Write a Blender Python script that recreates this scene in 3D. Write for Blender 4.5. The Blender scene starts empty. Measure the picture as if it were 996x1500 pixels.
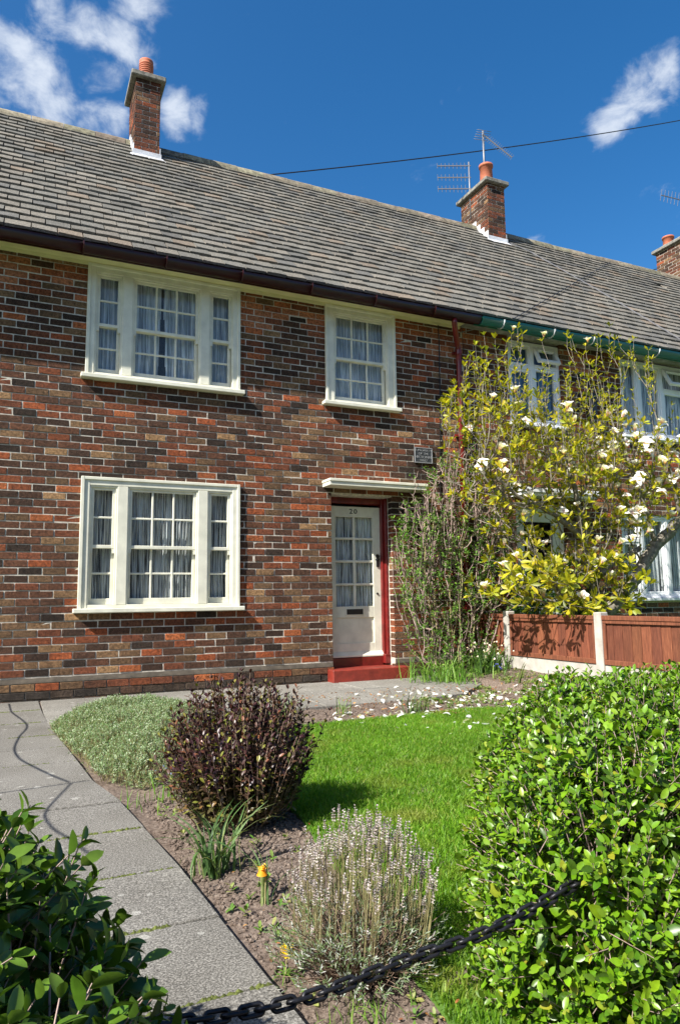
import bpy, math, random
import numpy as np
from mathutils import Vector, Matrix, noise
R_ = math.radians
random.seed(7); rng = np.random.default_rng(11)
SC = bpy.context.scene
COL = SC.collection

# ------------------------------------------------------------------ camera
pitch, yaw, roll = R_(7.17696), R_(24.59607), R_(-.8047)
cy, sy, cp, sp = math.cos(yaw), math.sin(yaw), math.cos(pitch), math.sin(pitch)
FW = Vector((sy*cp, cy*cp, sp)); RT0 = Vector((cy, -sy, 0)); UP0 = RT0.cross(FW)
RT = RT0*math.cos(roll) + UP0*math.sin(roll); UP = -RT0*math.sin(roll) + UP0*math.cos(roll)
CAM = Vector((0, -7.5, .903))
cam = bpy.data.cameras.new('camera'); camo = bpy.data.objects.new('camera', cam); COL.objects.link(camo)
cam.sensor_fit = 'VERTICAL'; cam.sensor_height = 36; cam.sensor_width = 24
cam.lens = 1033.34/1500*36
cam.clip_start = .02; cam.clip_end = 3000
mw = Matrix((RT, UP, -FW)).transposed().to_4x4(); mw.translation = CAM
camo.matrix_world = mw
SC.camera = camo

# ------------------------------------------------------------------ light
SUN = Vector((1.0, .37, -1.0)).normalized()          # the way the sunlight travels
sun = bpy.data.lights.new('sun', 'SUN'); suno = bpy.data.objects.new('sun', sun); COL.objects.link(suno)
sun.energy = 5.0; sun.angle = R_(.53); sun.color = (1, .955, .88)
suno.rotation_euler = SUN.to_track_quat('-Z', 'Y').to_euler()
suno.location = (-20, -10, 25)
elev = math.asin(-SUN.z); azim = math.atan2(-SUN.x, -SUN.y)

W = bpy.data.worlds.new('World'); SC.world = W; W.use_nodes = True
nt = W.node_tree; N = nt.nodes; Lk = nt.links
for n in list(N): N.remove(n)
def wn(t, **k):
    n = N.new(t)
    for a, b in k.items(): setattr(n, a, b)
    return n
wout = wn('ShaderNodeOutputWorld'); bg = wn('ShaderNodeBackground'); bg.inputs[1].default_value = .088
sky = wn('ShaderNodeTexSky', sky_type='NISHITA', sun_disc=False, sun_elevation=elev, sun_rotation=azim,
         altitude=200, air_density=1.0, dust_density=1.8, ozone_density=3.0)
hsv = wn('ShaderNodeHueSaturation'); hsv.inputs['Saturation'].default_value = 1.36; hsv.inputs['Value'].default_value = 1.0
Lk.new(sky.outputs[0], hsv.inputs['Color'])
tc = wn('ShaderNodeTexCoord')
def vmath(op, a, b=None):
    n = wn('ShaderNodeVectorMath', operation=op)
    for i, v in enumerate((a, b)):
        if v is None: continue
        if isinstance(v, (tuple, Vector)): n.inputs[i].default_value = v
        else: Lk.new(v, n.inputs[i])
    return n.outputs['Value'] if op in ('DISTANCE', 'DOT_PRODUCT', 'LENGTH') else n.outputs[0]
def fmath(op, a, b=None, c=None):
    n = wn('ShaderNodeMath', operation=op)
    for i, v in enumerate((a, b, c)):
        if v is None: continue
        if isinstance(v, (int, float)): n.inputs[i].default_value = v
        else: Lk.new(v, n.inputs[i])
    return n.outputs[0]
def mrange(v, a, b, c, d, typ='SMOOTHSTEP'):
    n = wn('ShaderNodeMapRange', interpolation_type=typ); n.clamp = True if typ == 'LINEAR' else False
    Lk.new(v, n.inputs[0])
    for i, x in enumerate((a, b, c, d)): n.inputs[i+1].default_value = x
    return n.outputs[0]
DIR = tc.outputs['Generated']
nz = wn('ShaderNodeTexNoise'); nz.inputs['Scale'].default_value = 17; nz.inputs['Detail'].default_value = 9; nz.inputs['Roughness'].default_value = .62
nz.inputs['Distortion'].default_value = .35
mp = wn('ShaderNodeMapping'); mp.inputs['Scale'].default_value = (1, 1, 1.6); Lk.new(DIR, mp.inputs[0]); Lk.new(mp.outputs[0], nz.inputs['Vector'])
warp = wn('ShaderNodeTexNoise'); warp.inputs['Scale'].default_value = 13; warp.inputs['Detail'].default_value = 4; Lk.new(DIR, warp.inputs['Vector'])
wv = vmath('SUBTRACT', warp.outputs['Color'], (.5, .5, .5))
sc_ = wn('ShaderNodeVectorMath', operation='SCALE'); Lk.new(wv, sc_.inputs[0]); sc_.inputs['Scale'].default_value = .075
WD = vmath('ADD', DIR, sc_.outputs[0])
# cloud clusters: direction and angular radius of each
CL = [((-.033,.796,.604),.050,1.0), ((-.004,.808,.589),.046,1.0), ((.022,.822,.569),.036,.85), ((-.079,.786,.613),.06,.9), ((.013,.762,.647),.042,.85), ((.049,.765,.642),.04,.95), ((.087,.770,.633),.042,.95),
      ((.10,.738,.667),.036,.95), ((.067,.791,.608),.034,.62), ((.027,.831,.555),.034,.75), ((.072,.824,.563),.036,.95), ((.146,.793,.592),.038,.85), ((.178,.787,.591),.026,.6), ((.615,.556,.559),.030,.9), ((.629,.529,.569),.034,1.0), ((.641,.505,.577),.026,.95),
      ((.599,.663,.449),.016,.7), ((-.168,.831,.53),.09,.9), ((-.5,.5,.6),.12,.8), ((.80,-.2,.56),.16,.8), ((-.6,-.6,.5),.2,.8), ((.2,-.85,.5),.16,.8)]
acc = None
for c, r, s in CL:
    d = vmath('DISTANCE', WD, Vector(c).normalized())
    m = mrange(d, r*.1, r*1.5, s, 0)
    acc = m if acc is None else fmath('MAXIMUM', acc, m)
dens = fmath('ADD', fmath('MULTIPLY', acc, .62), fmath('MULTIPLY', nz.outputs['Fac'], 1.35))
cmask = mrange(dens, .86, 1.50, 0, .88)
mixc = wn('ShaderNodeMix', data_type='RGBA')
Lk.new(cmask, mixc.inputs[0]); Lk.new(hsv.outputs[0], mixc.inputs[6]); mixc.inputs[7].default_value = (4.6, 5.0, 5.6, 1)
Lk.new(mixc.outputs[2], bg.inputs[0]); Lk.new(bg.outputs[0], wout.inputs[0])

SC.view_settings.view_transform = 'Standard'; SC.view_settings.look = 'None'
SC.view_settings.exposure = 1.05; SC.view_settings.gamma = 1
SC.cycles.max_bounces = 8; SC.cycles.transparent_max_bounces = 16

# ------------------------------------------------------------------ materials
def newmat(name):
    m = bpy.data.materials.new(name); m.use_nodes = True
    t = m.node_tree; b = t.nodes['Principled BSDF']
    return m, t, b
def col4(c): return (c[0], c[1], c[2], 1)
def tint_nodes(t):
    a = t.nodes.new('ShaderNodeAttribute'); a.attribute_name = 'col'
    o = t.nodes.new('ShaderNodeObjectInfo')
    m = t.nodes.new('ShaderNodeMix'); m.data_type = 'RGBA'; m.blend_type = 'MULTIPLY'; m.inputs[0].default_value = 1
    t.links.new(a.outputs['Color'], m.inputs[6]); t.links.new(o.outputs['Color'], m.inputs[7])
    return m.outputs[2]
def mulcol(t, a, b):
    m = t.nodes.new('ShaderNodeMix'); m.data_type = 'RGBA'; m.blend_type = 'MULTIPLY'; m.inputs[0].default_value = 1
    for i, v in ((6, a), (7, b)):
        if isinstance(v, tuple): m.inputs[i].default_value = col4(v)
        else: t.links.new(v, m.inputs[i])
    return m.outputs[2]
def mixcol(t, f, a, b):
    m = t.nodes.new('ShaderNodeMix'); m.data_type = 'RGBA'
    if isinstance(f, (int, float)): m.inputs[0].default_value = f
    else: t.links.new(f, m.inputs[0])
    for i, v in ((6, a), (7, b)):
        if isinstance(v, tuple): m.inputs[i].default_value = col4(v)
        else: t.links.new(v, m.inputs[i])
    return m.outputs[2]
def noise_n(t, scale, detail=4, rough=.55, world=True, vec=None):
    n = t.nodes.new('ShaderNodeTexNoise'); n.inputs['Scale'].default_value = scale; n.inputs['Detail'].default_value = detail; n.inputs['Roughness'].default_value = rough
    if vec is not None: t.links.new(vec, n.inputs['Vector'])
    elif world:
        g = t.nodes.new('ShaderNodeNewGeometry'); t.links.new(g.outputs['Position'], n.inputs['Vector'])
    return n.outputs['Fac']
def ramp(t, v, stops):
    r = t.nodes.new('ShaderNodeValToRGB'); e = r.color_ramp.elements
    while len(e) < len(stops): e.new(.5)
    for i, (p, c) in enumerate(stops):
        e[i].position = p; e[i].color = col4(c) if isinstance(c, tuple) else (c, c, c, 1)
    t.links.new(v, r.inputs[0]); return r.outputs[0]
def bump(t, b, h, strength, dist=.01):
    n = t.nodes.new('ShaderNodeBump'); n.inputs['Strength'].default_value = strength; n.inputs['Distance'].default_value = dist
    t.links.new(h, n.inputs['Height']); t.links.new(n.outputs[0], b.inputs['Normal'])
def simple(name, c, rough=.6, var=.12, scale=12, bmp=0, bscale=60, metal=0, bdist=.004, tint=False, spec=.5):
    m, t, b = newmat(name)
    f = noise_n(t, scale, 5)
    lo = tuple(x*(1-var*1.6) for x in c); hi = tuple(min(1, x*(1+var)) for x in c)
    cc = ramp(t, f, [(.3, lo), (.7, hi)])
    if tint: cc = mulcol(t, cc, tint_nodes(t))
    t.links.new(cc, b.inputs['Base Color'])
    b.inputs['Roughness'].default_value = rough; b.inputs['Metallic'].default_value = metal
    b.inputs['Specular IOR Level'].default_value = spec
    if bmp: bump(t, b, noise_n(t, bscale, 6, .65), bmp, bdist)
    return m

def brick_material():
    m, t, b = newmat('rustic_brick')
    base = tint_nodes(t)
    n1 = noise_n(t, 38, 6, .7); n2 = noise_n(t, 190, 3, .7)
    c = mulcol(t, base, ramp(t, n1, [(.30, .30), (.5, 1.0), (.70, 1.75)]))
    c = mixcol(t, ramp(t, n2, [(.56, 0.0), (.72, .5)]), c, (.40, .30, .22))
    c = mixcol(t, ramp(t, noise_n(t, 1.1, 3), [(.42, 0.0), (.7, .55)]), c, mulcol(t, c, (.55, .52, .52)))
    gg = t.nodes.new('ShaderNodeNewGeometry'); ms_ = t.nodes.new('ShaderNodeMapping'); ms_.inputs['Scale'].default_value = (5, 5, .55); t.links.new(gg.outputs['Position'], ms_.inputs[0])
    c = mixcol(t, ramp(t, noise_n(t, 1, 5, .6, vec=ms_.outputs[0]), [(.48, 0.0), (.72, .6)]), c, mulcol(t, c, (.5, .47, .46)))
    t.links.new(c, b.inputs['Base Color']); b.inputs['Roughness'].default_value = .88; b.inputs['Specular IOR Level'].default_value = .25
    mm = t.nodes.new('ShaderNodeMath'); mm.operation = 'ADD'; t.links.new(n1, mm.inputs[0]); t.links.new(n2, mm.inputs[1])
    bump(t, b, mm.outputs[0], 1.0, .014)
    return m
def tile_material():
    m, t, b = newmat('weathered_roof_tile')
    base = tint_nodes(t)
    n1 = noise_n(t, 55, 6, .75); n2 = noise_n(t, 130, 4, .7); n3 = noise_n(t, .9, 4)
    c = mulcol(t, base, ramp(t, n1, [(.3, .4), (.5, 1.0), (.70, 1.8)]))
    c = mixcol(t, ramp(t, n2, [(.56, 0.0), (.72, .55)]), c, (.42, .40, .34))
    c = mixcol(t, ramp(t, n3, [(.5, 0.0), (.75, .4)]), c, mulcol(t, c, (.6, .6, .62)))
    t.links.new(c, b.inputs['Base Color']); b.inputs['Roughness'].default_value = .9; b.inputs['Specular IOR Level'].default_value = .2
    bump(t, b, n1, .5, .008)
    return m
def leaf_material(name, trans=.3, rough=.42, spec=.5):
    m, t, b = newmat(name)
    c = tint_nodes(t)
    c = mulcol(t, c, ramp(t, noise_n(t, 60, 3), [(.3, .8), (.7, 1.2)]))
    t.links.new(c, b.inputs['Base Color']); b.inputs['Roughness'].default_value = rough; b.inputs['Specular IOR Level'].default_value = spec
    tr = t.nodes.new('ShaderNodeBsdfTranslucent')
    t.links.new(mulcol(t, c, (1.5, 1.6, .7)), tr.inputs['Color'])
    mx = t.nodes.new('ShaderNodeMixShader'); mx.inputs[0].default_value = trans
    o = t.nodes['Material Output']
    t.links.new(b.outputs[0], mx.inputs[1]); t.links.new(tr.outputs[0], mx.inputs[2]); t.links.new(mx.outputs[0], o.inputs[0])
    return m
def glass_material():
    m, t, b = newmat('window_glass'); t.nodes.remove(b)
    tr = t.nodes.new('ShaderNodeBsdfTransparent'); tr.inputs[0].default_value = (.93, .95, .95, 1)
    gl = t.nodes.new('ShaderNodeBsdfGlossy'); gl.inputs['Roughness'].default_value = .02
    fr = t.nodes.new('ShaderNodeFresnel'); fr.inputs[0].default_value = 1.6
    nb = t.nodes.new('ShaderNodeBump'); nb.inputs['Strength'].default_value = .08; nb.inputs['Distance'].default_value = .02
    t.links.new(noise_n(t, 5, 2), nb.inputs['Height']); t.links.new(nb.outputs[0], gl.inputs['Normal'])
    mx = t.nodes.new('ShaderNodeMixShader'); ge = t.nodes.new('ShaderNodeNewGeometry'); ib = t.nodes.new('ShaderNodeMath'); ib.operation = 'SUBTRACT'; ib.inputs[0].default_value = 1; t.links.new(ge.outputs['Backfacing'], ib.inputs[1])
    mf = t.nodes.new('ShaderNodeMath'); mf.operation = 'MULTIPLY'; t.links.new(fr.outputs[0], mf.inputs[0]); t.links.new(ib.outputs[0], mf.inputs[1]); t.links.new(mf.outputs[0], mx.inputs[0])
    t.links.new(tr.outputs[0], mx.inputs[1]); t.links.new(gl.outputs[0], mx.inputs[2]); t.links.new(mx.outputs[0], t.nodes['Material Output'].inputs[0])
    return m
def curtain_material(name, c, stripe=0, alpha=.0):
    m, t, b = newmat(name)
    g = t.nodes.new('ShaderNodeNewGeometry')
    s = t.nodes.new('ShaderNodeMapping'); s.inputs['Scale'].default_value = (1, 1, .03); t.links.new(g.outputs['Position'], s.inputs[0])
    n = noise_n(t, 70, 3, .6, vec=s.outputs[0])
    cc = ramp(t, n, [(.40, tuple(x*.35 for x in c)), (.60, c)])
    t.links.new(cc, b.inputs['Base Color']); b.inputs['Roughness'].default_value = .9
    o = t.nodes['Material Output']
    tl = t.nodes.new('ShaderNodeBsdfTranslucent'); t.links.new(cc, tl.inputs[0])
    m1 = t.nodes.new('ShaderNodeMixShader'); m1.inputs[0].default_value = .12
    t.links.new(b.outputs[0], m1.inputs[1]); t.links.new(tl.outputs[0], m1.inputs[2])
    tp = t.nodes.new('ShaderNodeBsdfTransparent'); m2 = t.nodes.new('ShaderNodeMixShader')
    t.links.new(m1.outputs[0], m2.inputs[1]); t.links.new(tp.outputs[0], m2.inputs[2])
    if stripe: t.links.new(ramp(t, n, [(.38, .6), (.48, alpha)]), m2.inputs[0])
    else: m2.inputs[0].default_value = alpha
    t.links.new(m2.outputs[0], o.inputs[0])
    return m
def slab_material():
    m, t, b = newmat('aggregate_paving')
    g = t.nodes.new('ShaderNodeNewGeometry')
    n1 = noise_n(t, 175, 3, .75); n2 = noise_n(t, 2.2, 5); n3 = noise_n(t, 330, 2, .6)
    c = ramp(t, n1, [(.34, (.055, .052, .046)), (.5, (.16, .152, .136)), (.66, (.36, .345, .31))])
    c = mulcol(t, c, tint_nodes(t))
    c = mixcol(t, ramp(t, n2, [(.4, 0.0), (.7, .5)]), c, mulcol(t, c, (.55, .53, .50)))
    v = t.nodes.new('ShaderNodeTexVoronoi'); v.inputs['Scale'].default_value = 13; v.inputs['Randomness'].default_value = 1
    wrp = t.nodes.new('ShaderNodeVectorMath'); wrp.operation = 'ADD'
    nw = t.nodes.new('ShaderNodeTexNoise'); nw.inputs['Scale'].default_value = 30; t.links.new(g.outputs['Position'], nw.inputs['Vector'])
    sc = t.nodes.new('ShaderNodeVectorMath'); sc.operation = 'SCALE'; sc.inputs['Scale'].default_value = .035; t.links.new(nw.outputs['Color'], sc.inputs[0])
    t.links.new(g.outputs['Position'], wrp.inputs[0]); t.links.new(sc.outputs[0], wrp.inputs[1]); t.links.new(wrp.outputs[0], v.inputs['Vector'])
    cellr = t.nodes.new('ShaderNodeSeparateColor'); t.links.new(v.outputs['Color'], cellr.inputs[0])
    thr = t.nodes.new('ShaderNodeMapRange'); t.links.new(cellr.outputs[0], thr.inputs[0]); thr.inputs[1].default_value = .35; thr.inputs[2].default_value = 1; thr.inputs[3].default_value = 0; thr.inputs[4].default_value = .27
    lt = t.nodes.new('ShaderNodeMath'); lt.operation = 'LESS_THAN'; t.links.new(v.outputs['Distance'], lt.inputs[0]); t.links.new(thr.outputs[0], lt.inputs[1])
    ml = t.nodes.new('ShaderNodeMath'); ml.operation = 'MULTIPLY'; t.links.new(lt.outputs[0], ml.inputs[0]); t.links.new(ramp(t, n3, [(.35, .05), (.65, .6)]), ml.inputs[1])
    c = mixcol(t, ml.outputs[0], c, (.50, .49, .44))
    t.links.new(c, b.inputs['Base Color']); b.inputs['Roughness'].default_value = .92; b.inputs['Specular IOR Level'].default_value = .2
    bump(t, b, n1, .35, .004)
    return m
def soil_material():
    m, t, b = newmat('dry_soil')
    n1 = noise_n(t, 60, 6, .7); n2 = noise_n(t, 7, 4)
    c = ramp(t, n1, [(.3, (.055, .040, .031)), (.5, (.155, .118, .094)), (.7, (.29, .235, .19))])
    c = mixcol(t, ramp(t, n2, [(.45, 0.0), (.7, .5)]), c, mulcol(t, c, (.6, .55, .5)))
    t.links.new(c, b.inputs['Base Color']); b.inputs['Roughness'].default_value = .95; b.inputs['Specular IOR Level'].default_value = .15
    bump(t, b, n1, .8, .012)
    return m
def bark_material(name, c1, c2, scale=40):
    m, t, b = newmat(name)
    c = ramp(t, noise_n(t, scale, 5, .65), [(.3, c1), (.65, c2)])
    t.links.new(c, b.inputs['Base Color']); b.inputs['Roughness'].default_value = .85
    bump(t, b, noise_n(t, scale*2, 4), .5, .006)
    return m

M = dict(
    brick=brick_material(), tile=tile_material(), slab=slab_material(), soil=soil_material(), glass=glass_material(),
    mortar=simple('mortar', (.54, .495, .415), .95, .25, 25, .5, 90), cap_mortar=simple('render_band', (.085, .070, .052), .95, .25, 14, .6, 60),
    cream=simple('cream_paint', (.70, .685, .56), .42, .09, 7, .2, 55), cream_old=simple('soffit_cream', (.66, .62, .36), .6, .06, 5),
    white=simple('white_plastic', (.80, .81, .82), .3, .03, 4), red=simple('red_gloss_paint', (.15, .013, .011), .3, .25, 9, .15, 50),
    redstep=simple('red_step_paint', (.21, .026, .015), .5, .22, 14, .4, 60), maroon=simple('maroon_gutter_paint', (.035, .007, .007), .32, .15, 6),
    green=simple('green_plastic_gutter', (.012, .15, .105), .33, .1, 3), black=simple('black_paint', (.012, .012, .013), .4, .1, 9),
    iron=simple('black_iron', (.022, .022, .025), .38, .3, 60, .3, 120, .5), lead=simple('lead_flashing', (.60, .61, .63), .55, .2, 12, .2, 30),
    terracotta=simple('terracotta', (.42, .125, .06), .75, .15, 14, .2, 60), concrete=simple('concrete', (.40, .375, .33), .9, .16, 9, .4, 90),
    capstone=simple('weathered_concrete', (.20, .19, .16), .95, .35, 16, .6, 70), ridge=simple('mossy_ridge_tile', (.21, .185, .13), .95, .35, 14, .6, 60, tint=True),
    timber=None, moss=simple('moss', (.10, .12, .025), .95, .4, 60, .8, 150), alu=simple('aerial_metal', (.20, .20, .21), .45, .1, 20, metal=.3),
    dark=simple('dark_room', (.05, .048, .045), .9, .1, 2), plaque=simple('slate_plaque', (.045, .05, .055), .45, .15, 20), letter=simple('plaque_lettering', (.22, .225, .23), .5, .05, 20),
    grey=simple('grey_render', (.26, .25, .235), .9, .3, 8, .5, 50),
    opp=simple('distant_brickwork', (.15, .075, .05), .9, .25, 9),
    ground=simple('rough_ground', (.10, .13, .045), .95, .35, 3, .5, 30), lawnbase=simple('turf_base', (.075, .16, .012), .95, .3, 14, .5, 90),
    pave=simple('pavement_concrete', (.22, .21, .20), .9, .15, 6), road=simple('asphalt', (.05, .05, .052), .9, .2, 30),
    wood=bark_material('twig_bark', (.16, .10, .07), (.34, .24, .17)), magbark=bark_material('magnolia_bark', (.06, .052, .040), (.27, .24, .19), 22),
    twig=bark_material('grey_twig', (.18, .12, .10), (.42, .31, .27), 30), vine=bark_material('green_cane', (.16, .14, .05), (.34, .30, .14), 12),
    leaf=leaf_material('privet_leaf', .2, .36, .4), magleaf=leaf_material('young_magnolia_leaf', .38, .45, .4), small=leaf_material('small_leaf', .25, .55, .25),
    hebe=leaf_material('bronze_leaf', .12, .34, .3), silver=leaf_material('silver_leaf', .2, .8, .2), grass=leaf_material('grass_blade', .35, .5, .3),
    petal=leaf_material('white_petal', .3, .6, .3),
)
m, t, b = newmat('stained_fence_timber')
g = t.nodes.new('ShaderNodeNewGeometry'); mpn = t.nodes.new('ShaderNodeMapping'); mpn.inputs['Scale'].default_value = (1, 1, .09); t.links.new(g.outputs['Position'], mpn.inputs[0])
gr = noise_n(t, 90, 5, .65, vec=mpn.outputs[0])
c = mulcol(t, ramp(t, gr, [(.3, (.085, .026, .011)), (.55, (.175, .055, .024)), (.75, (.27, .105, .05))]), tint_nodes(t))
t.links.new(c, b.inputs['Base Color']); b.inputs['Roughness'].default_value = .7; bump(t, b, gr, .3, .003)
M['timber'] = m
CUR = dict(net=curtain_material('net_curtain', (.80, .80, .80), 1, .03), sheer=curtain_material('sheer_curtain', (.92, .94, .97), 0, .03),
           lace=curtain_material('lace_curtain', (.95, .96, .97), 1, .03), blind=curtain_material('vertical_blind', (.9, .92, .94), 1, .02),
           blue=curtain_material('blue_curtain', (.16, .28, .50), 0, 0))

# ------------------------------------------------------------------ mesh helpers
class MB:
    def __init__(s): s.v = []; s.f = []; s.c = []
    def add(s, vs, fs, c=None):
        o = len(s.v); s.v += [tuple(x) for x in vs]; s.f += [tuple(i+o for i in f) for f in fs]
        s.c += [c or (1, 1, 1)]*len(vs)
    def box(s, x0, x1, y0, y1, z0, z1, c=None, bev=0):
        if bev <= 0:
            v = [(x0,y0,z0),(x1,y0,z0),(x1,y1,z0),(x0,y1,z0),(x0,y0,z1),(x1,y0,z1),(x1,y1,z1),(x0,y1,z1)]
            s.add(v, [(0,3,2,1),(4,5,6,7),(0,1,5,4),(1,2,6,5),(2,3,7,6),(3,0,4,7)], c)
        else:
            b = bev; v = []
            for (X, sx) in ((x0,1),(x1,-1)):
                for (Y, sy_) in ((y0,1),(y1,-1)):
                    for (Z, sz) in ((z0,1),(z1,-1)):
                        v += [(X, Y+sy_*b, Z+sz*b), (X+sx*b, Y, Z+sz*b), (X+sx*b, Y+sy_*b, Z)]
            def q(a, bb, c_): return (a*4+bb*2+c_)*3
            f = []
            for a in (0,1):
                f.append([q(a,0,0), q(a,1,0), q(a,1,1), q(a,0,1)][::1 if a else -1])
                f.append([q(0,a,0)+1, q(1,a,0)+1, q(1,a,1)+1, q(0,a,1)+1][::-1 if a else 1])
                f.append([q(0,0,a)+2, q(1,0,a)+2, q(1,1,a)+2, q(0,1,a)+2][::1 if a else -1])
            for a in (0,1):
                for b2 in (0,1):
                    f.append([q(a,b2,0)+0, q(a,b2,1)+0, q(a,b2,1)+1, q(a,b2,0)+1])
                    f.append([q(a,0,b2)+0, q(a,1,b2)+0, q(a,1,b2)+2, q(a,0,b2)+2])
                    f.append([q(0,a,b2)+1, q(1,a,b2)+1, q(1,a,b2)+2, q(0,a,b2)+2])
            for k in range(8): f.append([k*3, k*3+1, k*3+2])
            s.add(v, f, c)
    def tube(s, pts, rad, n=6, c=None, cap=True, close=False):
        pts = [Vector(p) for p in pts]; k = len(pts)
        if not hasattr(rad, '__len__'): rad = [rad]*k
        vs = []; prev = None
        for i, p in enumerate(pts):
            if close: d = pts[(i+1) % k] - pts[i-1]
            else: d = pts[min(i+1, k-1)] - pts[max(i-1, 0)]
            d.normalize()
            if prev is None: a = d.orthogonal().normalized()
            else:
                a = prev - d*prev.dot(d)
                a = a.normalized() if a.length > 1e-6 else d.orthogonal().normalized()
            prev = a; bb = d.cross(a)
            for j in range(n):
                th = 2*math.pi*j/n; vs.append(p + (a*math.cos(th) + bb*math.sin(th))*rad[i])
        fs = []
        for i in range(k if close else k-1):
            i2 = (i+1) % k
            for j in range(n): fs.append((i*n+j, i*n+(j+1)%n, i2*n+(j+1)%n, i2*n+j))
        if cap and not close: fs += [tuple(range(n))[::-1], tuple(range((k-1)*n, k*n))]
        s.add(vs, fs, c)
    def lathe(s, prof, n=20, o=(0,0,0), c=None):
        vs = []
        for r, z in prof:
            for j in range(n):
                th = 2*math.pi*j/n; vs.append((o[0]+r*math.cos(th), o[1]+r*math.sin(th), o[2]+z))
        fs = [(i*n+j, i*n+(j+1)%n, (i+1)*n+(j+1)%n, (i+1)*n+j) for i in range(len(prof)-1) for j in range(n)]
        s.add(vs, fs, c)
    def mesh(s, name, mat, smooth=False):
        me = bpy.data.meshes.new(name); me.from_pydata(s.v, [], s.f); me.update()
        a = me.color_attributes.new('col', 'FLOAT_COLOR', 'POINT')
        cc = np.ones((len(s.v), 4), np.float32); cc[:, :3] = s.c; a.data.foreach_set('color', cc.ravel())
        me.materials.append(mat)
        if smooth: me.polygons.foreach_set('use_smooth', [True]*len(me.polygons))
        return me
    def build(s, name, mat, parent=None, smooth=False, **kw):
        return link(name, s.mesh(name, mat, smooth), parent, **kw)
def link(name, me, parent=None, **kw):
    o = bpy.data.objects.new(name, me); COL.objects.link(o)
    if parent is not None: o.parent = parent
    for k, v in kw.items(): o[k] = v
    return o
def thing(name, label, cat, loc=(0,0,0), group=None):
    o = bpy.data.objects.new(name, None); COL.objects.link(o); o.location = loc; o.empty_display_size = .1
    o['label'] = label; o['category'] = cat
    if group: o['group'] = group
    return o
def tag(o, label, cat, group=None):
    o['label'] = label; o['category'] = cat
    if group: o['group'] = group
    return o
def bx(name, mat, parent, *b, bev=0, **kw):
    m = MB(); m.box(*b, bev=bev); return m.build(name, mat, parent, **kw)
def local(parent, o):      # built in world coordinates under a parent that only translates
    o.location = -parent.location; return o
def text_mesh(body, size, mat, name, depth=.003, align='CENTER'):
    cu = bpy.data.curves.new(name, 'FONT'); cu.body = body; cu.size = size; cu.extrude = depth; cu.align_x = align; cu.align_y = 'CENTER'; cu.resolution_u = 2
    ob = bpy.data.objects.new(name, cu); COL.objects.link(ob)
    dg = bpy.context.evaluated_depsgraph_get(); me = bpy.data.meshes.new_from_object(ob.evaluated_get(dg))
    bpy.data.objects.remove(ob); me.materials.clear(); me.materials.append(mat)
    return me

# ------------------------------------------------------------------ ground
def sheet(name, poly, z, mat, thick=0):
    m = MB(); n = len(poly)
    if thick:
        m.add([(x, y, z) for x, y in poly] + [(x, y, z-thick) for x, y in poly], [tuple(range(n))] + [(i, i+n, (i+1)%n+n, (i+1)%n) for i in range(n)])
    else: m.add([(x, y, z) for x, y in poly], [tuple(range(n))])
    return m.build(name, mat, None, kind='structure')
sheet('ground', [(-600,-600),(600,-600),(600,600),(-600,600)], -.16, M['ground'])
sheet('pavement', [(-60,-9.2),(60,-9.2),(60,-6.95),(-60,-6.95)], -.03, M['pave'], .1)
sheet('road', [(-60,-15),(60,-15),(60,-9.3),(-60,-9.3)], -.14, M['road'])

# soil: one gently lumpy sheet under the whole garden
def soil_h(x, y):
    h = -.035 + .022*noise.noise(Vector((x*3.1, y*3.1, .3))) + .016*noise.noise(Vector((x*11, y*11, 2.1)))
    if y > -1.78 and x < 4.6: return min(h, -.03)
    if x > .55: h += min(.03, (x-.6)*.10)
    if x > 4.3 and y > -4: h += min(.10, (x-4.3)*.11)
    return h
xs = list(np.arange(.30, 5.34, .045)); ys = list(np.arange(-6.9, 0.0, .045))
sm = MB(); sm.add([(x, y, soil_h(x, y)) for y in ys for x in xs], [(j*len(xs)+i, j*len(xs)+i+1, (j+1)*len(xs)+i+1, (j+1)*len(xs)+i) for j in range(len(ys)-1) for i in range(len(xs)-1)])
sm.build('soil_bed', M['soil'], None, True, kind='structure')
# neighbour's garden and the strip left of the path
nm = MB(); nm.box(5.35, 14, -6.9, -.02, -.12, -.02); nm.build('neighbour_lawn', M['lawnbase'], None, kind='structure')
nm = MB(); nm.box(-6, -.95, -6.9, -.02, -.12, -.03); nm.build('side_lawn', M['lawnbase'], None, kind='structure')

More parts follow.
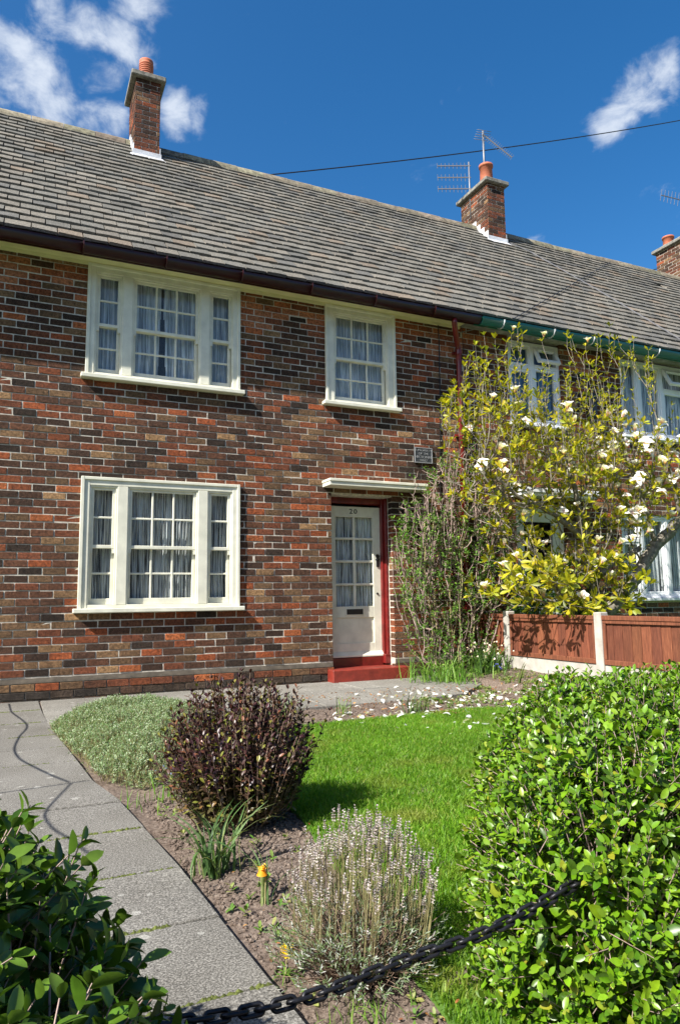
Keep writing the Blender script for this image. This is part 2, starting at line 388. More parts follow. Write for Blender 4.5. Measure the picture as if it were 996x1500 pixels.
def ex(y):   # right-hand edge of the front path
    pts = [(-7, .66), (-5.78, .597), (-5.37, .576), (-4.92, .553), (-4.43, .516), (-3.98, .480), (-3.5, .40), (-1.15, .245), (0, .235)]
    for (a, xa), (b, xb) in zip(pts, pts[1:]):
        if a <= y <= b: return xa + (xb-xa)*(y-a)/(b-a)
    return pts[-1][1]
path = bpy.data.objects.new('path', None); COL.objects.link(path); path['kind'] = 'structure'
joints = [-.03, -.70, -1.39, -2.02, -2.50, -2.98, -3.5, -3.985, -4.42, -4.93, -5.365, -5.785, -6.22, -6.7]
def slab(poly, z, tint, name='slab', parent=path):
    m = MB(); n = len(poly); c = Vector((sum(p[0] for p in poly)/n, sum(p[1] for p in poly)/n)); b = .005
    inn = [(p[0]+(c.x-p[0])/max(.01, (Vector(p)-c).length)*b, p[1]+(c.y-p[1])/max(.01, (Vector(p)-c).length)*b) for p in poly]
    zz = [z + random.uniform(-.0025, .0025) for _ in poly]
    m.add([(x, y, q) for (x, y), q in zip(inn, zz)] + [(x, y, q-b) for (x, y), q in zip(poly, zz)] + [(x, y, z-.05) for x, y in poly],
          [tuple(range(n))] + [(i, i+n, (i+1)%n+n, (i+1)%n) for i in range(n)] + [(i+n, i+2*n, (i+1)%n+2*n, (i+1)%n+n) for i in range(n)], tint)
    return m.build(name, M['slab'], parent)
for a, b in zip(joints, joints[1:]):
    k = random.uniform(.86, 1.12); g = .004
    top, bot = a-g, b+g
    slab([(-.93, bot), (-.31, bot), (-.31, top), (-.93, top)], 0, (k, k, k))
    k = random.uniform(.88, 1.1)
    slab([(-.302, bot), (ex(bot), bot), (ex(top), top), (-.302, top)], 0, (k, k*.995, k*.98))
# the walk along the house wall
cuts = [.25, .95, 1.72, 2.50, 3.30, 4.0, 4.62]
nearx = [-1.56, -1.60, -1.64, -1.68, -1.72, -1.60, -1.05]
for i in range(len(cuts)-1):
    x0, x1 = cuts[i]+.004, cuts[i+1]-.004; y0, y1 = nearx[i], nearx[i+1]
    k = random.uniform(1.1, 1.3)
    slab([(x0, -.80), (x1, -.80), (x1, -.03), (x0, -.03)], -.002, (k, k, k*.98))
    k = random.uniform(1.05, 1.3)
    slab([(x0, y0), (x1, y1), (x1, -.808), (x0, -.808)], -.004, (k, k, k*.98))
pb = MB(); pb.box(-.94, .24, -6.75, -.02, -.12, -.016); pb.box(.24, 4.0, -1.55, -.02, -.12, -.017)
pb.build('path_bedding', M['soil'], path)
ms = MB()
for j, y in enumerate(joints[1:-1]):
    if random.random() < .12: continue
    n = 26; dens = [1, .55, .5, .35, .5, 1, .7, .8, .75, 1.1, 1.0, 1.6][j]
    for i in range(int(150*dens)):
        x = random.uniform(-.32, ex(y)-.01)
        if noise.noise(Vector((x*5, y*3, 1))) < .25-.45*dens: continue
        r = random.uniform(.003, .0075)*(.7+.5*dens); yy = y + random.gauss(0, .0035*dens+.001)
        ms.add([(x-r*2, yy, -.004), (x, yy-r, -.004), (x+r*2, yy, -.004), (x, yy+r, -.004), (x, yy, r*.8)], [(0,1,4),(1,2,4),(2,3,4),(3,0,4)])
ms.build('joint_moss', M['moss'], path, kind='stuff')

# lawn
LAWN = [(.86,-6.6),(.88,-6.1),(.92,-5.75),(1.02,-5.2),(1.12,-4.6),(1.10,-3.9),(1.2,-3.2),(1.45,-2.72),(2.0,-2.60),(2.8,-2.60),(3.4,-2.55),(4.0,-2.75),(4.5,-3.4),(5.2,-4.2),(5.2,-6.6)]
def inpoly(P, poly):
    x, y = P[:, 0], P[:, 1]; r = np.zeros(len(P), bool); n = len(poly)
    for i in range(n):
        x0, y0 = poly[i]; x1, y1 = poly[i-1]
        with np.errstate(divide='ignore', invalid='ignore'):
            cnd = ((y0 > y) != (y1 > y)) & (x < (x1-x0)*(y-y0)/(y1-y0+1e-12)+x0)
        r ^= cnd
    return r
sheet('lawn', LAWN, .006, M['lawnbase'], .06)
def blades(name, P, h, w, cols, z0, parent=None, lean=.5, **kw):
    n = len(P); th = rng.uniform(0, 2*np.pi, n); d = np.stack([np.cos(th), np.sin(th)], 1)
    le = rng.uniform(.1, lean, n)*h; ph = rng.uniform(0, 2*np.pi, n); l = np.stack([np.cos(ph), np.sin(ph)], 1)*le[:, None]
    V = np.zeros((n, 5, 3), np.float32)
    V[:, 0, :2] = P[:, :2]-d*w[:, None]; V[:, 1, :2] = P[:, :2]+d*w[:, None]
    V[:, 2, :2] = P[:, :2]+d*w[:, None]*.8+l*.35; V[:, 3, :2] = P[:, :2]-d*w[:, None]*.8+l*.35
    V[:, 4, :2] = P[:, :2]+l
    zz = np.broadcast_to(z0, (n,)); V[:, 0, 2] = zz; V[:, 1, 2] = zz; V[:, 2, 2] = zz+h*.6; V[:, 3, 2] = zz+h*.6; V[:, 4, 2] = zz+h
    base = np.arange(n)[:, None]*5
    loops = np.concatenate([base+np.array([0,1,2,3]), base+np.array([3,2,4])], 1).ravel()
    starts = (np.arange(n)[:, None]*7+np.array([0, 4])).ravel()
    return raw_mesh(name, V.reshape(-1, 3), loops, starts, np.repeat(cols, 5, 0), M['grass'], parent, **kw)
def raw_mesh(name, V, loops, starts, cols, mat, parent=None, **kw):
    me = bpy.data.meshes.new(name)
    me.vertices.add(len(V)); me.vertices.foreach_set('co', np.ascontiguousarray(V, np.float32).ravel())
    me.loops.add(len(loops)); me.loops.foreach_set('vertex_index', np.ascontiguousarray(loops, np.int32))
    me.polygons.add(len(starts)); me.polygons.foreach_set('loop_start', np.ascontiguousarray(starts, np.int32))
    me.update(calc_edges=True); me.validate()
    a = me.color_attributes.new('col', 'FLOAT_COLOR', 'POINT')
    cc = np.ones((len(V), 4), np.float32); cc[:, :3] = cols; a.data.foreach_set('color', cc.ravel())
    me.materials.append(mat)
    return link(name, me, parent, **kw)
def pick(n, pal, w=None, jit=.18):
    pal = np.array(pal, float); i = rng.choice(len(pal), n, p=None if w is None else np.array(w)/sum(w))
    return np.clip(pal[i]*rng.uniform(1-jit, 1+jit, (n, 1))*rng.uniform(1-jit*.4, 1+jit*.4, (n, 3)), 0, 1)
P = np.stack([rng.uniform(.85, 4.6, 370000), rng.uniform(-6.6, -2.55, 370000)], 1)
P = P[inpoly(P, LAWN)]
n = len(P)
patch = np.array([noise.noise(Vector((x*1.7, y*1.7, 5))) for x, y in P[::1]])
h = rng.uniform(.014, .034, n)*(1+.35*patch)
cg = pick(n, [(.115, .25, .012), (.16, .30, .02), (.08, .18, .012), (.26, .30, .06)], [5, 4, 3, 1.0])
cg *= (1+.3*patch)[:, None]
p2 = np.array([noise.noise(Vector((x*4.3, y*4.3, 1.5))) for x, y in P]); cg = cg*(1-np.clip(p2-.12, 0, 1)[:, None]*.9)+np.clip(p2-.12, 0, 1)[:, None]*.9*np.array([.24,.24,.05])
go = blades('lawn_grass', P, h, rng.uniform(.0012, .0024, n), cg, .006, None, 1.0, kind='stuff')
tag(go, 'short bright green mown grass covering the front lawn', 'grass')
# clods of dry earth in the bare beds
g_ = (1+5**.5)/2
ICO = [Vector(q).normalized() for q in [(-1,g_,0),(1,g_,0),(-1,-g_,0),(1,-g_,0),(0,-1,g_),(0,1,g_),(0,-1,-g_),(0,1,-g_),(g_,0,-1),(g_,0,1),(-g_,0,-1),(-g_,0,1)]]
ICOF = [(0,11,5),(0,5,1),(0,1,7),(0,7,10),(0,10,11),(1,5,9),(5,11,4),(11,10,2),(10,7,6),(7,1,8),(3,9,4),(3,4,2),(3,2,6),(3,6,8),(3,8,9),(4,9,5),(2,4,11),(6,2,10),(8,6,7),(9,8,1)]
cm = MB()
for i in range(15000):
    if i < 11000: x, y = random.uniform(.58, 1.25), random.uniform(-6.6, -3.9)
    else: x, y = random.uniform(1.2, 5.2), random.uniform(-2.75, -1.6)
    if inpoly(np.array([[x, y]]), LAWN)[0] or x < ex(y)+.03: continue
    r = random.choice([.003, .0035, .004, .005, .0065, .009])*random.uniform(.7, 1.2)
    if i >= 11000: r *= 1.2
    k = random.uniform(.75, 1.3); v = []; o = Vector((x, y, soil_h(x, y)+r*.25)); sq = random.uniform(.6, .9)
    for d in ICO: v.append(o + Vector((d[0], d[1], d[2]*sq))*r*random.uniform(.75, 1.25))
    cm.add(v, ICOF, (k, k, k))
tag(cm.build('soil_crumbs', M['soil'], None, kind='stuff'), 'brown crumbs and clods of dry earth on the beds', 'soil')

# ------------------------------------------------------------------ houses
BR = [(.17,.056,.034),(.12,.052,.036),(.22,.066,.034),(.31,.082,.036),(.085,.042,.032),(.055,.030,.025),(.145,.085,.056),(.21,.125,.08),(.38,.115,.05),(.30,.18,.11),(.034,.022,.020)]
BW = [3.6, 4.4, 2.0, 1.2, 3.8, 2.8, 3.2, 1.6, .7, .7, 1.5]
SALMON = [(.42,.16,.09),(.36,.12,.065),(.40,.16,.10),(.28,.09,.05)]
GAUGE, BL, JT = .075, .2175, .0095
def brick_template(L, seed):
    r = random.Random(seed); m = MB(); m.box(0, L, -.001, .10, 0, GAUGE-JT, bev=.004)
    m.v = [(x+r.uniform(-.002,.002), y+(r.uniform(-.0035,.0015) if y < .01 else 0), z+r.uniform(-.0016,.0016)) for x, y, z in m.v]
    return m
_bm = {}
def brick_mesh(L):
    k = round(L, 3)
    if k not in _bm: _bm[k] = [brick_template(k, s).mesh('brick', M['brick']) for s in range(5)]
    return random.choice(_bm[k])
def brick_rows(x0, x1, z0, z1, rows, openings, far=1e9):
    out = []
    for k, z in enumerate(rows):
        off = (.5*BL if k % 2 else 0) + [.0, .012, -.01][k % 3]
        i = math.floor((x0-off)/BL)
        while True:
            a = off + i*BL; b = a + BL - JT; i += 1
            if a > x1: break
            segs = [(max(a, x0), min(b, x1))]
            zc = z + (GAUGE-JT)/2
            for (u0, u1, w0, w1) in openings:
                if w0 < zc < w1:
                    ns = []
                    for s0, s1 in segs:
                        if u1 <= s0 or u0 >= s1: ns.append((s0, s1)); continue
                        if s0 < u0: ns.append((s0, u0))
                        if u1 < s1: ns.append((u1, s1))
                    segs = ns
            for s0, s1 in segs:
                if s1-s0 < .03: continue
                for (u0, u1, w0, w1) in openings:
                    if w0 < zc < w1:
                        if 0 < s0-u1 < .045: s0 = u1
                        if 0 < u0-s1 < .045: s1 = u0
                out.append((s0, s1, z, k))
    return out
def brick_colour(x, z, zsalmon):
    if 3.98 < z < 4.36 and noise.noise(Vector((x*1.9, z*5.5, 3))) > -.08 and random.random() < .85: c = random.choice(SALMON)
    else: c = random.choices(BR, BW)[0]
    if .08 > z: c = random.choice([(.055,.042,.04),(.07,.05,.045),(.04,.033,.034),(.09,.05,.04)])
    kk = random.uniform(.84, 1.16); return (min(1, c[0]*kk*1.10), c[1]*kk*1.08, c[2]*kk*.84)
def place_bricks(wall, spec, near):
    spec = sorted(spec, key=near); j = MB(); nobj = 0
    for s0, s1, z, k, pr in spec:
        c = brick_colour(s0, z, 0); L = s1-s0; pr += random.uniform(-.0035, .003)
        if nobj < 300 and L > .1:
            o = link('brick', brick_mesh(L), wall); o.location = (s0, pr, z); o.color = (*c, 1)
            nobj += 1
        else:
            t = brick_template(L, random.randint(0, 999))
            j.add([(x+s0, y+pr, zz+z) for x, y, zz in t.v], t.f, c)
    j.build('brickwork', M['brick'], wall, kind='stuff')
def wall_mesh(name, parent, x0, x1, z1, openings, y0=.0028, depth=.29):
    m = MB(); X = sorted({x0, x1} | {q for o in openings for q in o[:2]}); Z = sorted({-.15, z1} | {q for o in openings for q in o[2:]})
    ins = lambda x, z: any(o[0] < x < o[1] and o[2] < z < o[3] for o in openings)
    for a, b in zip(X, X[1:]):
        for c, d in zip(Z, Z[1:]):
            if not ins((a+b)/2, (c+d)/2):
                m.add([(a,y0,c),(b,y0,c),(b,y0,d),(a,y0,d)], [(0,1,2,3)])
    y1 = y0+depth
    for a, b, c, d in openings:
        m.add([(a,y0,c),(b,y0,c),(b,y0,d),(a,y0,d),(a,y1,c),(b,y1,c),(b,y1,d),(a,y1,d)], [(0,4,5,1),(1,5,6,2),(2,6,7,3),(3,7,4,0)])
    return m.build(name, M['mortar'], parent)

EY, EZ, RY, RZ = -.30, 4.565, 3.2, 8.08      # eaves edge and ridge
SL = Vector((0, RY-EY, RZ-EZ)); SLEN = SL.length; SD = SL/SLEN; SN = Vector((0, -SD.z, SD.y))
NROW = 25; TG = SLEN/NROW; TW = .243
def tile_template(L, seed=0):
    r = random.Random(seed); m = MB(); t = .027; le = TG+.055
    m.add([(0,0,.004),(L,0,.004),(L,le,-.016),(0,le,-.016),(.002,.004,.004+t),(L-.002,.004,.004+t),(L,le,.003),(0,le,.003),
           (L*.5, .001+r.uniform(-.004,.004), .004+t*r.uniform(.9,1.15))],
          [(3,2,1,0),(0,1,5,8,4),(1,2,6,5),(3,0,4,7),(4,8,5,6,7)])
    m.v = [(x+r.uniform(-.002,.002), y+r.uniform(-.004,.004), z+r.uniform(-.002,.006)) for x, y, z in m.v]
    return m
_tm = [tile_template(TW-.009, s).mesh('roof_tile', M['tile']) for s in range(8)]
TP = [(.20,.188,.158),(.215,.195,.16),(.18,.172,.148),(.225,.205,.168),(.235,.19,.142),(.15,.145,.13)]
TILE_ROT = Matrix((Vector((1,0,0)), SD, SN)).transposed()
def build_roof(house, x0, x1):
    roof = MB()   # sheathing, back slope and gables
    o = Vector((0, 0, -.03))
    A = [Vector((x0, EY, EZ)), Vector((x1, EY, EZ)), Vector((x1, RY, RZ)), Vector((x0, RY, RZ)), Vector((x1, 2*RY-EY, EZ)), Vector((x0, 2*RY-EY, EZ))]
    roof.add([p+o for p in A], [(0,1,2,3),(3,2,4,5)])
    ro = roof.build('roof', M['tile'], house)
    ro.color = (.2, .19, .17, 1)
    spec = []
    for k in range(NROW):
        off = (TW/2 if k % 2 else 0) + .012*math.sin(k*2.3); i = math.floor((x0-off)/TW)
        while off+i*TW < x1+TW:
            a = off+i*TW; i += 1
            if not x0 <= a+TW/2 < x1: continue
            spec.append((a, k, Vector((a, EY, EZ)) + SD*(k*TG)))
    spec.sort(key=lambda s: (s[2]+Vector((TW/2,0,0))-CAM).length + (50 if (s[2]-CAM).dot(RT) < -.5*(s[2]-CAM).dot(FW) else 0))
    j = MB()
    for q, (a, k, p) in enumerate(spec):
        patch = noise.noise(Vector((a*.6, k*.35, 8))); kk = random.uniform(.88, 1.12)*(1+.15*patch)
        c = Vector(random.choices(TP, [3,3,3,2,.8,1.6])[0])*kk*.70
        if q < 300:
            ob = link('roof_tile', random.choice(_tm), ro); mtx = TILE_ROT.to_4x4(); mtx.translation = p; ob.matrix_local = mtx; ob.color = (*c, 1)
        else:
            t = tile_template(TW-.009, random.randint(0, 999))
            j.add([p + TILE_ROT @ Vector(v) for v in t.v], t.f, tuple(c))
    j.build('tile_courses', M['tile'], ro, kind='stuff')
    # ridge tiles
    x = x0; rm = MB(); n = 8
    L = .44
    for (X, s) in ((0,1),(L,1)):
        for i in range(n+1):
            th = math.pi*(i/n)*.9 + math.pi*.05; rm.v.append((X, -math.cos(th)*.135, math.sin(th)*.215-.155))
    rm.c = [(1,1,1)]*len(rm.v); rm.f = [(i, i+1, n+2+i, n+1+i) for i in range(n)]
    rm.f += [tuple(range(n+1)), tuple(range(n+1, 2*n+2))]
    me = rm.mesh('ridge_tile', M['ridge'])
    while x < x1-.2:
        ob = link('ridge_tile', me, ro); ob.location = (x, RY, RZ+random.uniform(-.006, .006)); k = random.uniform(.75, 1.25); ob.color = (k, k*random.uniform(.9, 1.05), k*.95, 1)
        ob.rotation_euler = (0, random.uniform(-.008, .008), 0); x += L+.008
    return ro
def half_gutter(name, x0, x1, mat, parent, yc=-.345, zc=4.49, r=.080):
    m = MB(); n = 10; v = []
    for X in (x0, x1):
        for rr in (r, r-.006):
            for i in range(n+1):
                th = math.pi*i/n; v.append((X, yc-math.cos(th)*rr, zc-math.sin(th)*rr))
    k = n+1; f = []
    for i in range(n): f += [(i, i+1, 2*k+i+1, 2*k+i), (k+i, 3*k+i, 3*k+i+1, k+i+1)]
    f += [(0, 2*k, 3*k, k), (n, k+n, 3*k+n, 2*k+n)]
    f += [tuple(range(k)), tuple(range(2*k, 3*k))]
    m.add(v, f); return m.build(name, mat, parent, True)
def chimney(house, x0, x1, y0, y1, ztop, pots):
    ch = MB(); ch.box(x0+.006, x1-.006, y0+.006, y1-.006, 6.9, ztop); c = ch.build('chimney', M['mortar'], house)
    b = MB()
    z = 7.2; k = 0
    while z < ztop-.02:
        for face in range(4):
            Lw = (x1-x0) if face in (0, 2) else (y1-y0)
            u = -(BL/2 if (k+face) % 2 else 0)
            while u < Lw:
                a, e = max(u, 0), min(u+BL-JT, Lw); u += BL
                if e-a < .03: continue
                col = random.choices(BR, BW)[0]; kk = random.uniform(.7, 1.0); col = (col[0]*kk*1.05, col[1]*kk, col[2]*kk*.78); p = random.uniform(-.003, .003)
                t = MB(); t.box(a, e, -.001+p, .02, 0, GAUGE-JT, bev=.003)
                for vx, vy, vz in t.v:
                    if face == 0: q = (x0+vx, y0+vy, z+vz)
                    elif face == 1: q = (x0+vy, y1-vx, z+vz)
                    elif face == 2: q = (x1-vx, y1-vy, z+vz)
                    else: q = (x1-vy, y0+vx, z+vz)
                    b.v.append(q); b.c.append(col)
                o = len(b.v)-len(t.v); b.f += [tuple(i+o for i in f) for f in t.f]
        z += GAUGE; k += 1
    b.build('brickwork', M['brick'], c, kind='stuff')
    cp = MB(); cp.box(x0-.075, x1+.075, y0-.075, y1+.075, ztop, ztop+.085, bev=.014)
    cp.build('chimney_cap', M['capstone'], c)
    for px_, py_, kind in pots:
        p = MB()
        if kind == 'vent':
            prof = [(.10, .05)]
            for i in range(7): zz = .20+.036*i; prof += [(.10, zz), (.112, zz+.006), (.112, zz+.02), (.098, zz+.024)]
            prof += [(.108, .47), (.108, .50), (.06, .51), (0, .51)]
            p.lathe(prof, 20, (px_, py_, ztop))
        elif kind == 'short': p.lathe([(.13,.05),(.125,.08),(.118,.30),(.138,.305),(.138,.345),(.112,.345),(.10,.05)], 24, (px_, py_, ztop))
        else: p.lathe([(.135,.05),(.128,.08),(.118,.47),(.138,.475),(.138,.52),(.112,.52),(.10,.05)], 24, (px_, py_, ztop))
        p.build('chimney_pot', M['terracotta'], c, True)
        q = MB(); q.lathe([(.19,.08),(.15,.13),(.10,.15)], 16, (px_, py_, ztop)); q.build('flaunching', M['capstone'], c)
    # lead flashing: apron at the front, stepped soakers at the sides
    zf = EZ + (y0-EY)*SD.z/SD.y
    f = MB()
    f.box(x0-.03, x1+.03, y0-.012, y0+.004, zf-.03, zf+.10)
    a = Vector((x0-.05, y0-.005, zf+.032)); d = -SD*.17
    f.add([a, a+Vector((x1-x0+.10,0,0)), a+Vector((x1-x0+.14,0,0))+d, a+Vector((-.04,0,0))+d], [(0,1,2,3)])
    for X in (x0-.012, x1+.012):
        y = y0
        while y < min(y1, RY)-.02:
            zz = EZ + (y-EY)*SD.z/SD.y
            f.box(X-.006, X+.006, y, y+.12, zz-.12, zz+.20)
            y += .122
    f.build('flashing', M['lead'], c)
    return c

# --- sash windows of the left house
def pane(parent, x0, x1, z0, z1, y):
    m = MB(); m.box(x0, x1, y, y+.004, z0, z1); return m.build('pane', M['glass'], parent)
def sash(win, x0, x1, z0, z1, y, ncol, nrow, top, bot, stile=.034, bar=.020, horns=False, mat='cream'):
    m = MB(); th = .036
    m.box(x0, x0+stile, y, y+th, z0, z1, bev=.003); m.box(x1-stile, x1, y, y+th, z0, z1, bev=.003)
    m.box(x0+stile-.002, x1-stile+.002, y+.0015, y+th-.0015, z0, z0+bot, bev=.003); m.box(x0+stile-.002, x1-stile+.002, y+.0015, y+th-.0015, z1-top, z1, bev=.003)
    gx0, gx1, gz0, gz1 = x0+stile, x1-stile, z0+bot, z1-top
    pw = (gx1-gx0-(ncol-1)*bar)/ncol; ph = (gz1-gz0-(nrow-1)*bar)/nrow
    for i in range(1, ncol): a = gx0+i*pw+(i-1)*bar; m.box(a, a+bar, y+.004, y+th-.006, gz0-.002, gz1+.002, bev=.004)
    for i in range(1, nrow): a = gz0+i*ph+(i-1)*bar; m.box(gx0-.002, gx1+.002, y+.006, y+th-.008, a, a+bar, bev=.004)
    if horns:
        for X in (x0, x1-stile): m.add([(X,y+.003,z0),(X+stile,y+.003,z0),(X+stile,y+.033,z0),(X,y+.033,z0),(X+.006,y+.003,z0-.05),(X+stile-.006,y+.003,z0-.05),(X+stile-.006,y+.033,z0-.05),(X+.006,y+.033,z0-.05)], [(0,4,5,1),(1,5,6,2),(2,6,7,3),(3,7,4,0),(4,7,6,5)])
    m.build('sash', M[mat], win)
    for i in range(ncol):
        for j in range(nrow):
            a = gx0+i*(pw+bar); bz = gz0+j*(ph+bar); pane(win, a-.003, a+pw+.003, bz-.003, bz+ph+.003, y+.018)
def sash_window(house, x0, x1, z0, z1, layout, head=.065):
    w = thing_part('window', house)
    f = MB(); yf = -.022; yb = .13
    jw = layout['jamb']; mu = layout['mull']
    f.box(x0, x0+jw, yf, yb, z0, z1, bev=.004); f.box(x1-jw, x1, yf, yb, z0, z1, bev=.004)
    f.box(x0+jw-.001, x1-jw+.001, yf+.002, yb, z1-head, z1-.001, bev=.004); f.box(x0+jw-.001, x1-jw+.001, yf+.004, yb, z0, z0+.035, bev=.003)
    xs = x0+jw; lights = []
    for i, (wd, nc) in enumerate(layout['lights']):
        lights.append((xs, xs+wd, nc)); xs += wd
        if i < len(layout['lights'])-1: f.box(xs, xs+mu, yf+.002, yb, z0+.034, z1-head+.001, bev=.004); xs += mu
    # moulded bead round every light
    for a, b, nc in lights:
        for (p, q, r, s) in ((a-.001, a+.016, z0+.034, z1-head), (b-.016, b+.001, z0+.034, z1-head), (a+.015, b-.015, z1-head-.016, z1-head+.001)):
            f.box(p, q, yf+.012, yf+.045, r, s, bev=.002)
    # outer moulding standing proud round the frame
    f.box(x0-.022, x0+.012, yf-.014, .01, z0, z1+.022, bev=.004); f.box(x1-.012, x1+.022, yf-.014, .01, z0, z1+.022, bev=.004); f.box(x0+.011, x1-.011, yf-.0125, .01, z1-.010, z1+.0215, bev=.004)
    f.build('frame', M['cream'], w)
    s = MB(); s.box(x0-.065, x1+.065, -.085, .10, z0-.045, z0, bev=.006); s.build('sill', M['cream'], w)
    zm = z0+.035+(z1-head-z0-.035)*layout.get('mid', .47)
    for a, b, nc in lights:
        sash(w, a+.012, b-.012, zm-.017, z1-head-.008, yf+.030, nc, 2, .035, .034, horns=True)
        sash(w, a+.012, b-.012, z0+.036, zm+.017, yf+.070, nc, 2, .034, .062)
    return w
def thing_part(name, parent):
    o = bpy.data.objects.new(name, None); COL.objects.link(o); o.parent = parent; return o
def curtain(name, label, x0, x1, z0, z1, y, mat, wl, amp, group=None, gap=0, seed=0):
    m = MB(); nx = int((x1-x0)/.009); nzz = 6; r = random.Random(seed); ph = [r.uniform(0, 6) for _ in range(4)]
    vs = []
    for j in range(nzz+1):
        tz = j/nzz; z = z0+(z1-z0)*tz
        for i in range(nx+1):
            x = x0+(x1-x0)*i/nx; u = x*2*math.pi/wl
            yy = amp*(math.sin(u+1.6*math.sin(x*9+ph[0])+.25*(1-tz)*math.sin(x*23+ph[1])) + .5*math.sin(u*.43+ph[2])*(1.3-tz))
            vs.append((x + .006*(1-tz)*math.sin(x*17+ph[3]), y+yy, z))
    k = nx+1
    m.add(vs, [(j*k+i, j*k+i+1, (j+1)*k+i+1, (j+1)*k+i) for j in range(nzz) for i in range(nx) if not (gap and abs(x0+(x1-x0)*i/nx-gap[0]) < gap[1]*(1.15-j/nzz))])
    o = m.build(name, mat, None, True); return tag(o, label, 'curtain', group)

# house 20 -----------------------------------------------------------
HX0, HX1 = -3.2, 5.25
house = thing('brick_house', 'left terrace house of brown brick with cream sash windows and dark red gutter', 'house', (0, 0, 0))
W1 = (.578, 2.190, .862, 2.172); U1 = (.580, 2.186, 3.262, 4.452); U2 = (3.285, 4.198, 3.262, 4.452); DR = (3.322, 4.125, .03, 2.15)
def grow(o, e): return (o[0]-e, o[1]+e, o[2]-e, o[3]+e)
WZ = 4.50
rows1 = [-.062, .013, .088] + [.222+GAUGE*i for i in range(57)]
OP1 = [(W1[0]-.02, W1[1]+.02, W1[2]-.045, W1[3]+.02), (U1[0]-.02, U1[1]+.02, U1[2]-.045, 9), (U2[0]-.02, U2[1]+.02, U2[2]-.045, 9), (DR[0], DR[1], -1, DR[3])]
wall = wall_mesh('wall', house, HX0, HX1, WZ, [(o[0]-.003, o[1]+.003, max(o[2], -.15), min(o[3], WZ)) for o in OP1])
spec = [(a, b, z, k, 0.0 if z > .2 else -.018) for a, b, z, k in brick_rows(HX0, HX1, 0, WZ, rows1, OP1)]
place_bricks(wall, spec, lambda s: (Vector(((s[0]+s[1])/2, 0, s[2]))-CAM).length + (100 if s[0] < .02 and (s[0]+.3) < (-.12) else 0))
for a, b in ((HX0, DR[0]-.004), (DR[1]+.004, HX1)):
    pm = MB()
    nseg = int((b-a)/.06)
    for i in range(nseg):
        xa, xb = a+(b-a)*i/nseg, a+(b-a)*(i+1)/nseg
        def zt(x): return .218+.006*noise.noise(Vector((x*9, 0, 0)))
        def yb_(x): return -.012+.005*noise.noise(Vector((x*12, 4, 0)))
        pm.add([(xa,yb_(xa),.162),(xb,yb_(xb),.162),(xb,yb_(xb)+.004,.178),(xa,yb_(xa)+.004,.178),(xb,.006,zt(xb)),(xa,.006,zt(xa)),(xa,.01,.158),(xb,.01,.158)], [(0,1,2,3),(3,2,4,5),(0,6,7,1)])
    pm.build('plinth_band', M['cap_mortar'], wall)
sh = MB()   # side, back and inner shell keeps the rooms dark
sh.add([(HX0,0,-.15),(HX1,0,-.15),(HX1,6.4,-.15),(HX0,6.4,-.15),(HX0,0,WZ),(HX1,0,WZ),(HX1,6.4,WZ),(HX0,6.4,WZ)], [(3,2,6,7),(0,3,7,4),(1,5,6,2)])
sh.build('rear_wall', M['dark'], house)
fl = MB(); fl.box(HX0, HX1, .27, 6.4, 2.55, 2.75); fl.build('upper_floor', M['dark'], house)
build_roof(house, HX0, HX1)
so = MB(); so.box(HX0, HX1-.05, -.245, .02, 4.485, 4.497); so.box(HX0, HX1-.05, -.03, .006, 4.452, 4.484)
so.build('soffit', M['cream_old'], house)
fa = MB(); fa.box(HX0, HX1, -.27, -.246, 4.43, 4.56); fa.build('fascia', M['maroon'], house)
gt = half_gutter('gutter', HX0, HX1+.02, M['maroon'], house)
x = HX0+.4
while x < HX1:
    m = MB(); pts = [(x, -.345-math.cos(th)*.085, 4.49-math.sin(th)*.085) for th in np.linspace(-.15, math.pi+.15, 9)]
    m.tube(pts, .008, 5); m.build('gutter_bracket', M['maroon'], gt); x += .82
lay3 = dict(jamb=.064, mull=.105, lights=[(.272, 1), (.730, 3), (.272, 1)], mid=.485)
sash_window(house, *W1, lay3); sash_window(house, *U1, lay3)
sash_window(house, *U2, dict(jamb=.09, mull=0, lights=[(.733, 3)], mid=.485))
hb = MB()
for o in (U1, U2): hb.box(o[0]-.018, o[1]+.018, -.028, .12, o[3]+.0235, 4.4845, bev=.004)
hb.build('window_head_board', M['cream'], house)
# front door
door = thing_part('door', house); YD = .215
f = MB()
f.box(DR[0]-.002, DR[0]+.055, YD-.03, YD+.07, .15, DR[3], bev=.004); f.box(DR[1]-.058, DR[1]-.030, YD-.05, YD+.07, .15, DR[3], bev=.004); f.box(DR[1]-.031, DR[1]+.002, YD-.10, YD+.068, .15, DR[3], bev=.005)
f.box(DR[0]+.054, DR[1]-.057, YD-.035, YD+.07, DR[3]-.075, DR[3]-.001, bev=.004)
f.box(DR[1]-.07, DR[1]+.0025, YD-.107, YD+.05, .15, .262, bev=.006)
f.build('door_frame', M['red'], door)
th = MB(); th.box(DR[0], DR[1]-.068, YD-.045, YD+.08, .10, .235, bev=.004); th.build('threshold', M['red'], door)
lx0, lx1, lz0, lz1 = DR[0]+.04, DR[1]-.052, .245, 2.045
lf = MB(); st = .105; y0, y1 = YD, YD+.045
lf.box(lx0, lx0+st, y0, y1, lz0, lz1, bev=.003); lf.box(lx1-st, lx1, y0, y1, lz0, lz1, bev=.003)
def rail(a, b): lf.box(lx0+st-.002, lx1-st+.002, y0+.001, y1-.001, a, b, bev=.003)
rail(1.915, lz1-.001); rail(lz0+.001, .40); rail(.70, .835)
lf.box(lx0+st-.002, lx1-st+.002, y0+.016, y1-.01, .39, .71)
